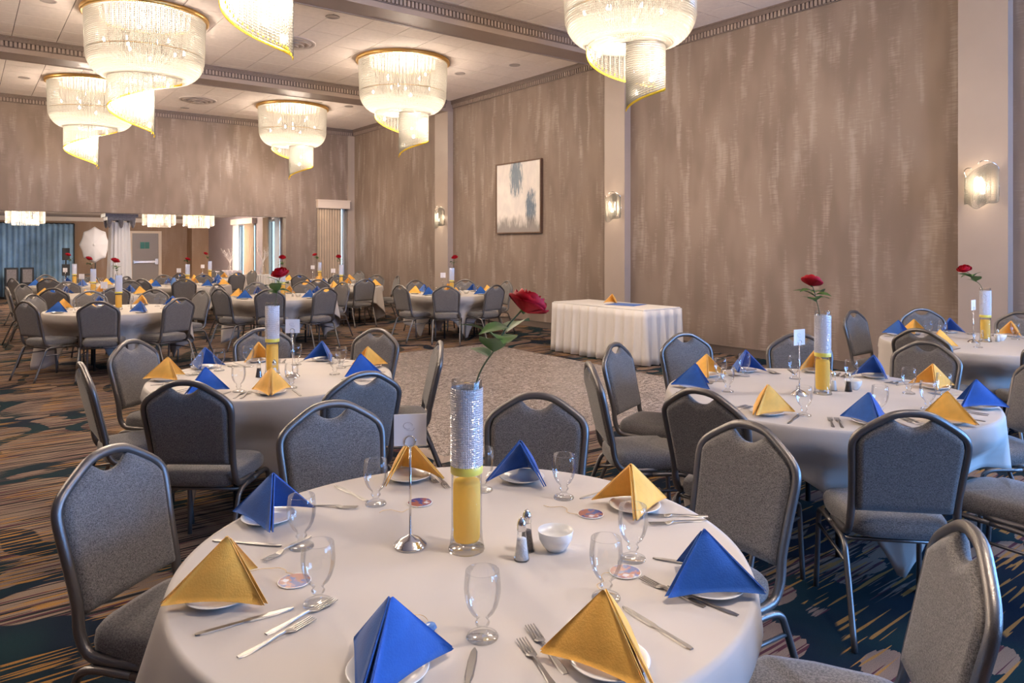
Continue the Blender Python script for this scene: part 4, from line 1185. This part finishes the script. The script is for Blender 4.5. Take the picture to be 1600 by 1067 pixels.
# annex drum chandeliers
db = MB(); rnd = random.Random(4)
for i in range(90):
    a = 2*PI*i/90
    strand(db, .44*math.cos(a), .44*math.sin(a), -.02, -.34-.03*math.sin(3*a), .008, .027)
    if i % 2: strand(db, .30*math.cos(a), .30*math.sin(a), -.02, -.42, .008, .027)
db = db.mesh('crystal_drum', 'crystal'); dr = MB().lathe([(0, 0), (.46, 0), (.46, -.03), (0, -.03)], 40).mesh('canopy', 'gold_metal', True)
for x, y, lab in ((4.58, 22.9, 'low crystal drum light before the grey exit door'), (1.34, 22.9, 'low crystal drum light before the blue drape'), (5.75, 23.2, 'low crystal drum light by the annex side wall')):
    t = thing('crystal_drum_light', lab, 'chandelier', (x, y, 2.58), 0, 'low crystal drum lights')
    obj('canopy', dr, t); stuff(obj('crystal_drum', db, t))
    for k in range(4): obj('bulb', HM['bulb'], t, (.2*math.cos(k*PI/2), .2*math.sin(k*PI/2), -.16))
    l = bpy.data.lights.new('drum_lamp', 'POINT'); l.energy = 300; l.color = CH_COL; l.shadow_soft_size = .15
    lo = bpy.data.objects.new('drum_lamp', l); COL.objects.link(lo); lo.parent = t; lo.location = (0, 0, -.2)
# branch vases, small skirted table, white boxes
def branches(seed, loc, lab):
    rnd = random.Random(seed)
    t = thing('branch_vase', lab, 'vase', loc)
    obj('glass_vase', MB().lathe([(0, 0), (.05, 0), (.075, .03), (.08, .12), (.05, .24), (.028, .32), (.04, .36)], 20, cap=False).mesh('glass_vase', 'vase_glass', True), t)
    for k in range(9):
        a = rnd.uniform(0, 6.28); l_ = rnd.uniform(.3, .45); s = rnd.uniform(.1, .28)
        b = MB(); p = [(0, 0, .05), (.01*math.cos(a), .01*math.sin(a), .34), (s*.5*math.cos(a), s*.5*math.sin(a), .34+l_*.5), (s*math.cos(a+.3), s*math.sin(a+.3), .34+l_)]
        b.tube(p, [.006, .005, .004, .002], 5, smooth=3)
        for j in range(4):
            q = Vector(p[2]).lerp(Vector(p[3]), j/4); a2 = a+rnd.uniform(-1.5, 1.5)
            b.tube([q, q+Vector((.07*math.cos(a2), .07*math.sin(a2), .05))], .003, 4)
        obj('branch', b.mesh('branch', 'branch_white'), t)
t = thing('cocktail_table', 'small round table with a grey white pleated skirt before the window', 'table', (6.62, 19.95, 0))
obj('top', MB().lathe([(.30, .80), (.30, .82)], 32).mesh('top', 'skirt_white'), t)
def ctf(u, v):
    a = 2*PI*u; r = .302+.012*math.sin(30*a)+.02*(1-v); return (r*math.cos(a), r*math.sin(a), .01+.80*v)
obj('skirt', MB().grid(ctf, 180, 4, True).mesh('skirt', 'skirt_white', True), t)
branches(1, (6.62, 19.95, .82), 'white bare branches in a glass vase on the cocktail table')
t = thing('gift_table', 'cloth covered table carrying white boxes by the annex window', 'table', (6.35, 22.2, 0))
obj('top', MB().box(-.45, .45, -.35, .35, .73, .76).mesh('top', 'skirt_white'), t); obj('skirt', MB().box(-.44, .44, -.34, .34, .01, .73).mesh('skirt', 'skirt_white'), t)
for k in range(5):
    tag(obj('gift_box', MB().box(-.065, .065, -.06, .06, 0, .13).mesh('gift_box', 'box_white'), None, (5.98+k*.15, 21.98, .76), .05*k), 'small white gift box in a row on the covered table', 'box', 'white gift boxes')
branches(2, (6.42, 22.32, .76), 'white bare branches in a glass vase behind the gift boxes')
t = thing('water_jug', 'blue and white water jug on the exit door table', 'jug', (3.52, 16.2, ZT))
obj('body', MB().lathe([(0, 0), (.05, 0), (.062, .05), (.05, .12), (.03, .17), (.035, .19)], 16).mesh('body', 'bottle_blue', True), t); obj('handle', MB().tube([(.04, 0, .16), (.09, 0, .14), (.09, 0, .07), (.058, 0, .05)], .007, 6, smooth=4).mesh('handle', 'white_paint', True), t)
for x in (1.55, 1.95):
    t = thing('floor_monitor', 'black floor monitor speaker standing before the blue drape', 'speaker', (x-.35, 26.6, 0), 0, 'black floor monitors')
    b_ = obj('cabinet', MB().box(-.17, .17, -.15, .15, 0, .95).mesh('cabinet', 'black_plastic'), t); bevel(b_, .015)
    obj('grille', MB().box(-.12, .12, -.156, -.149, .5, .9).mesh('grille', 'capital_grey'), t)
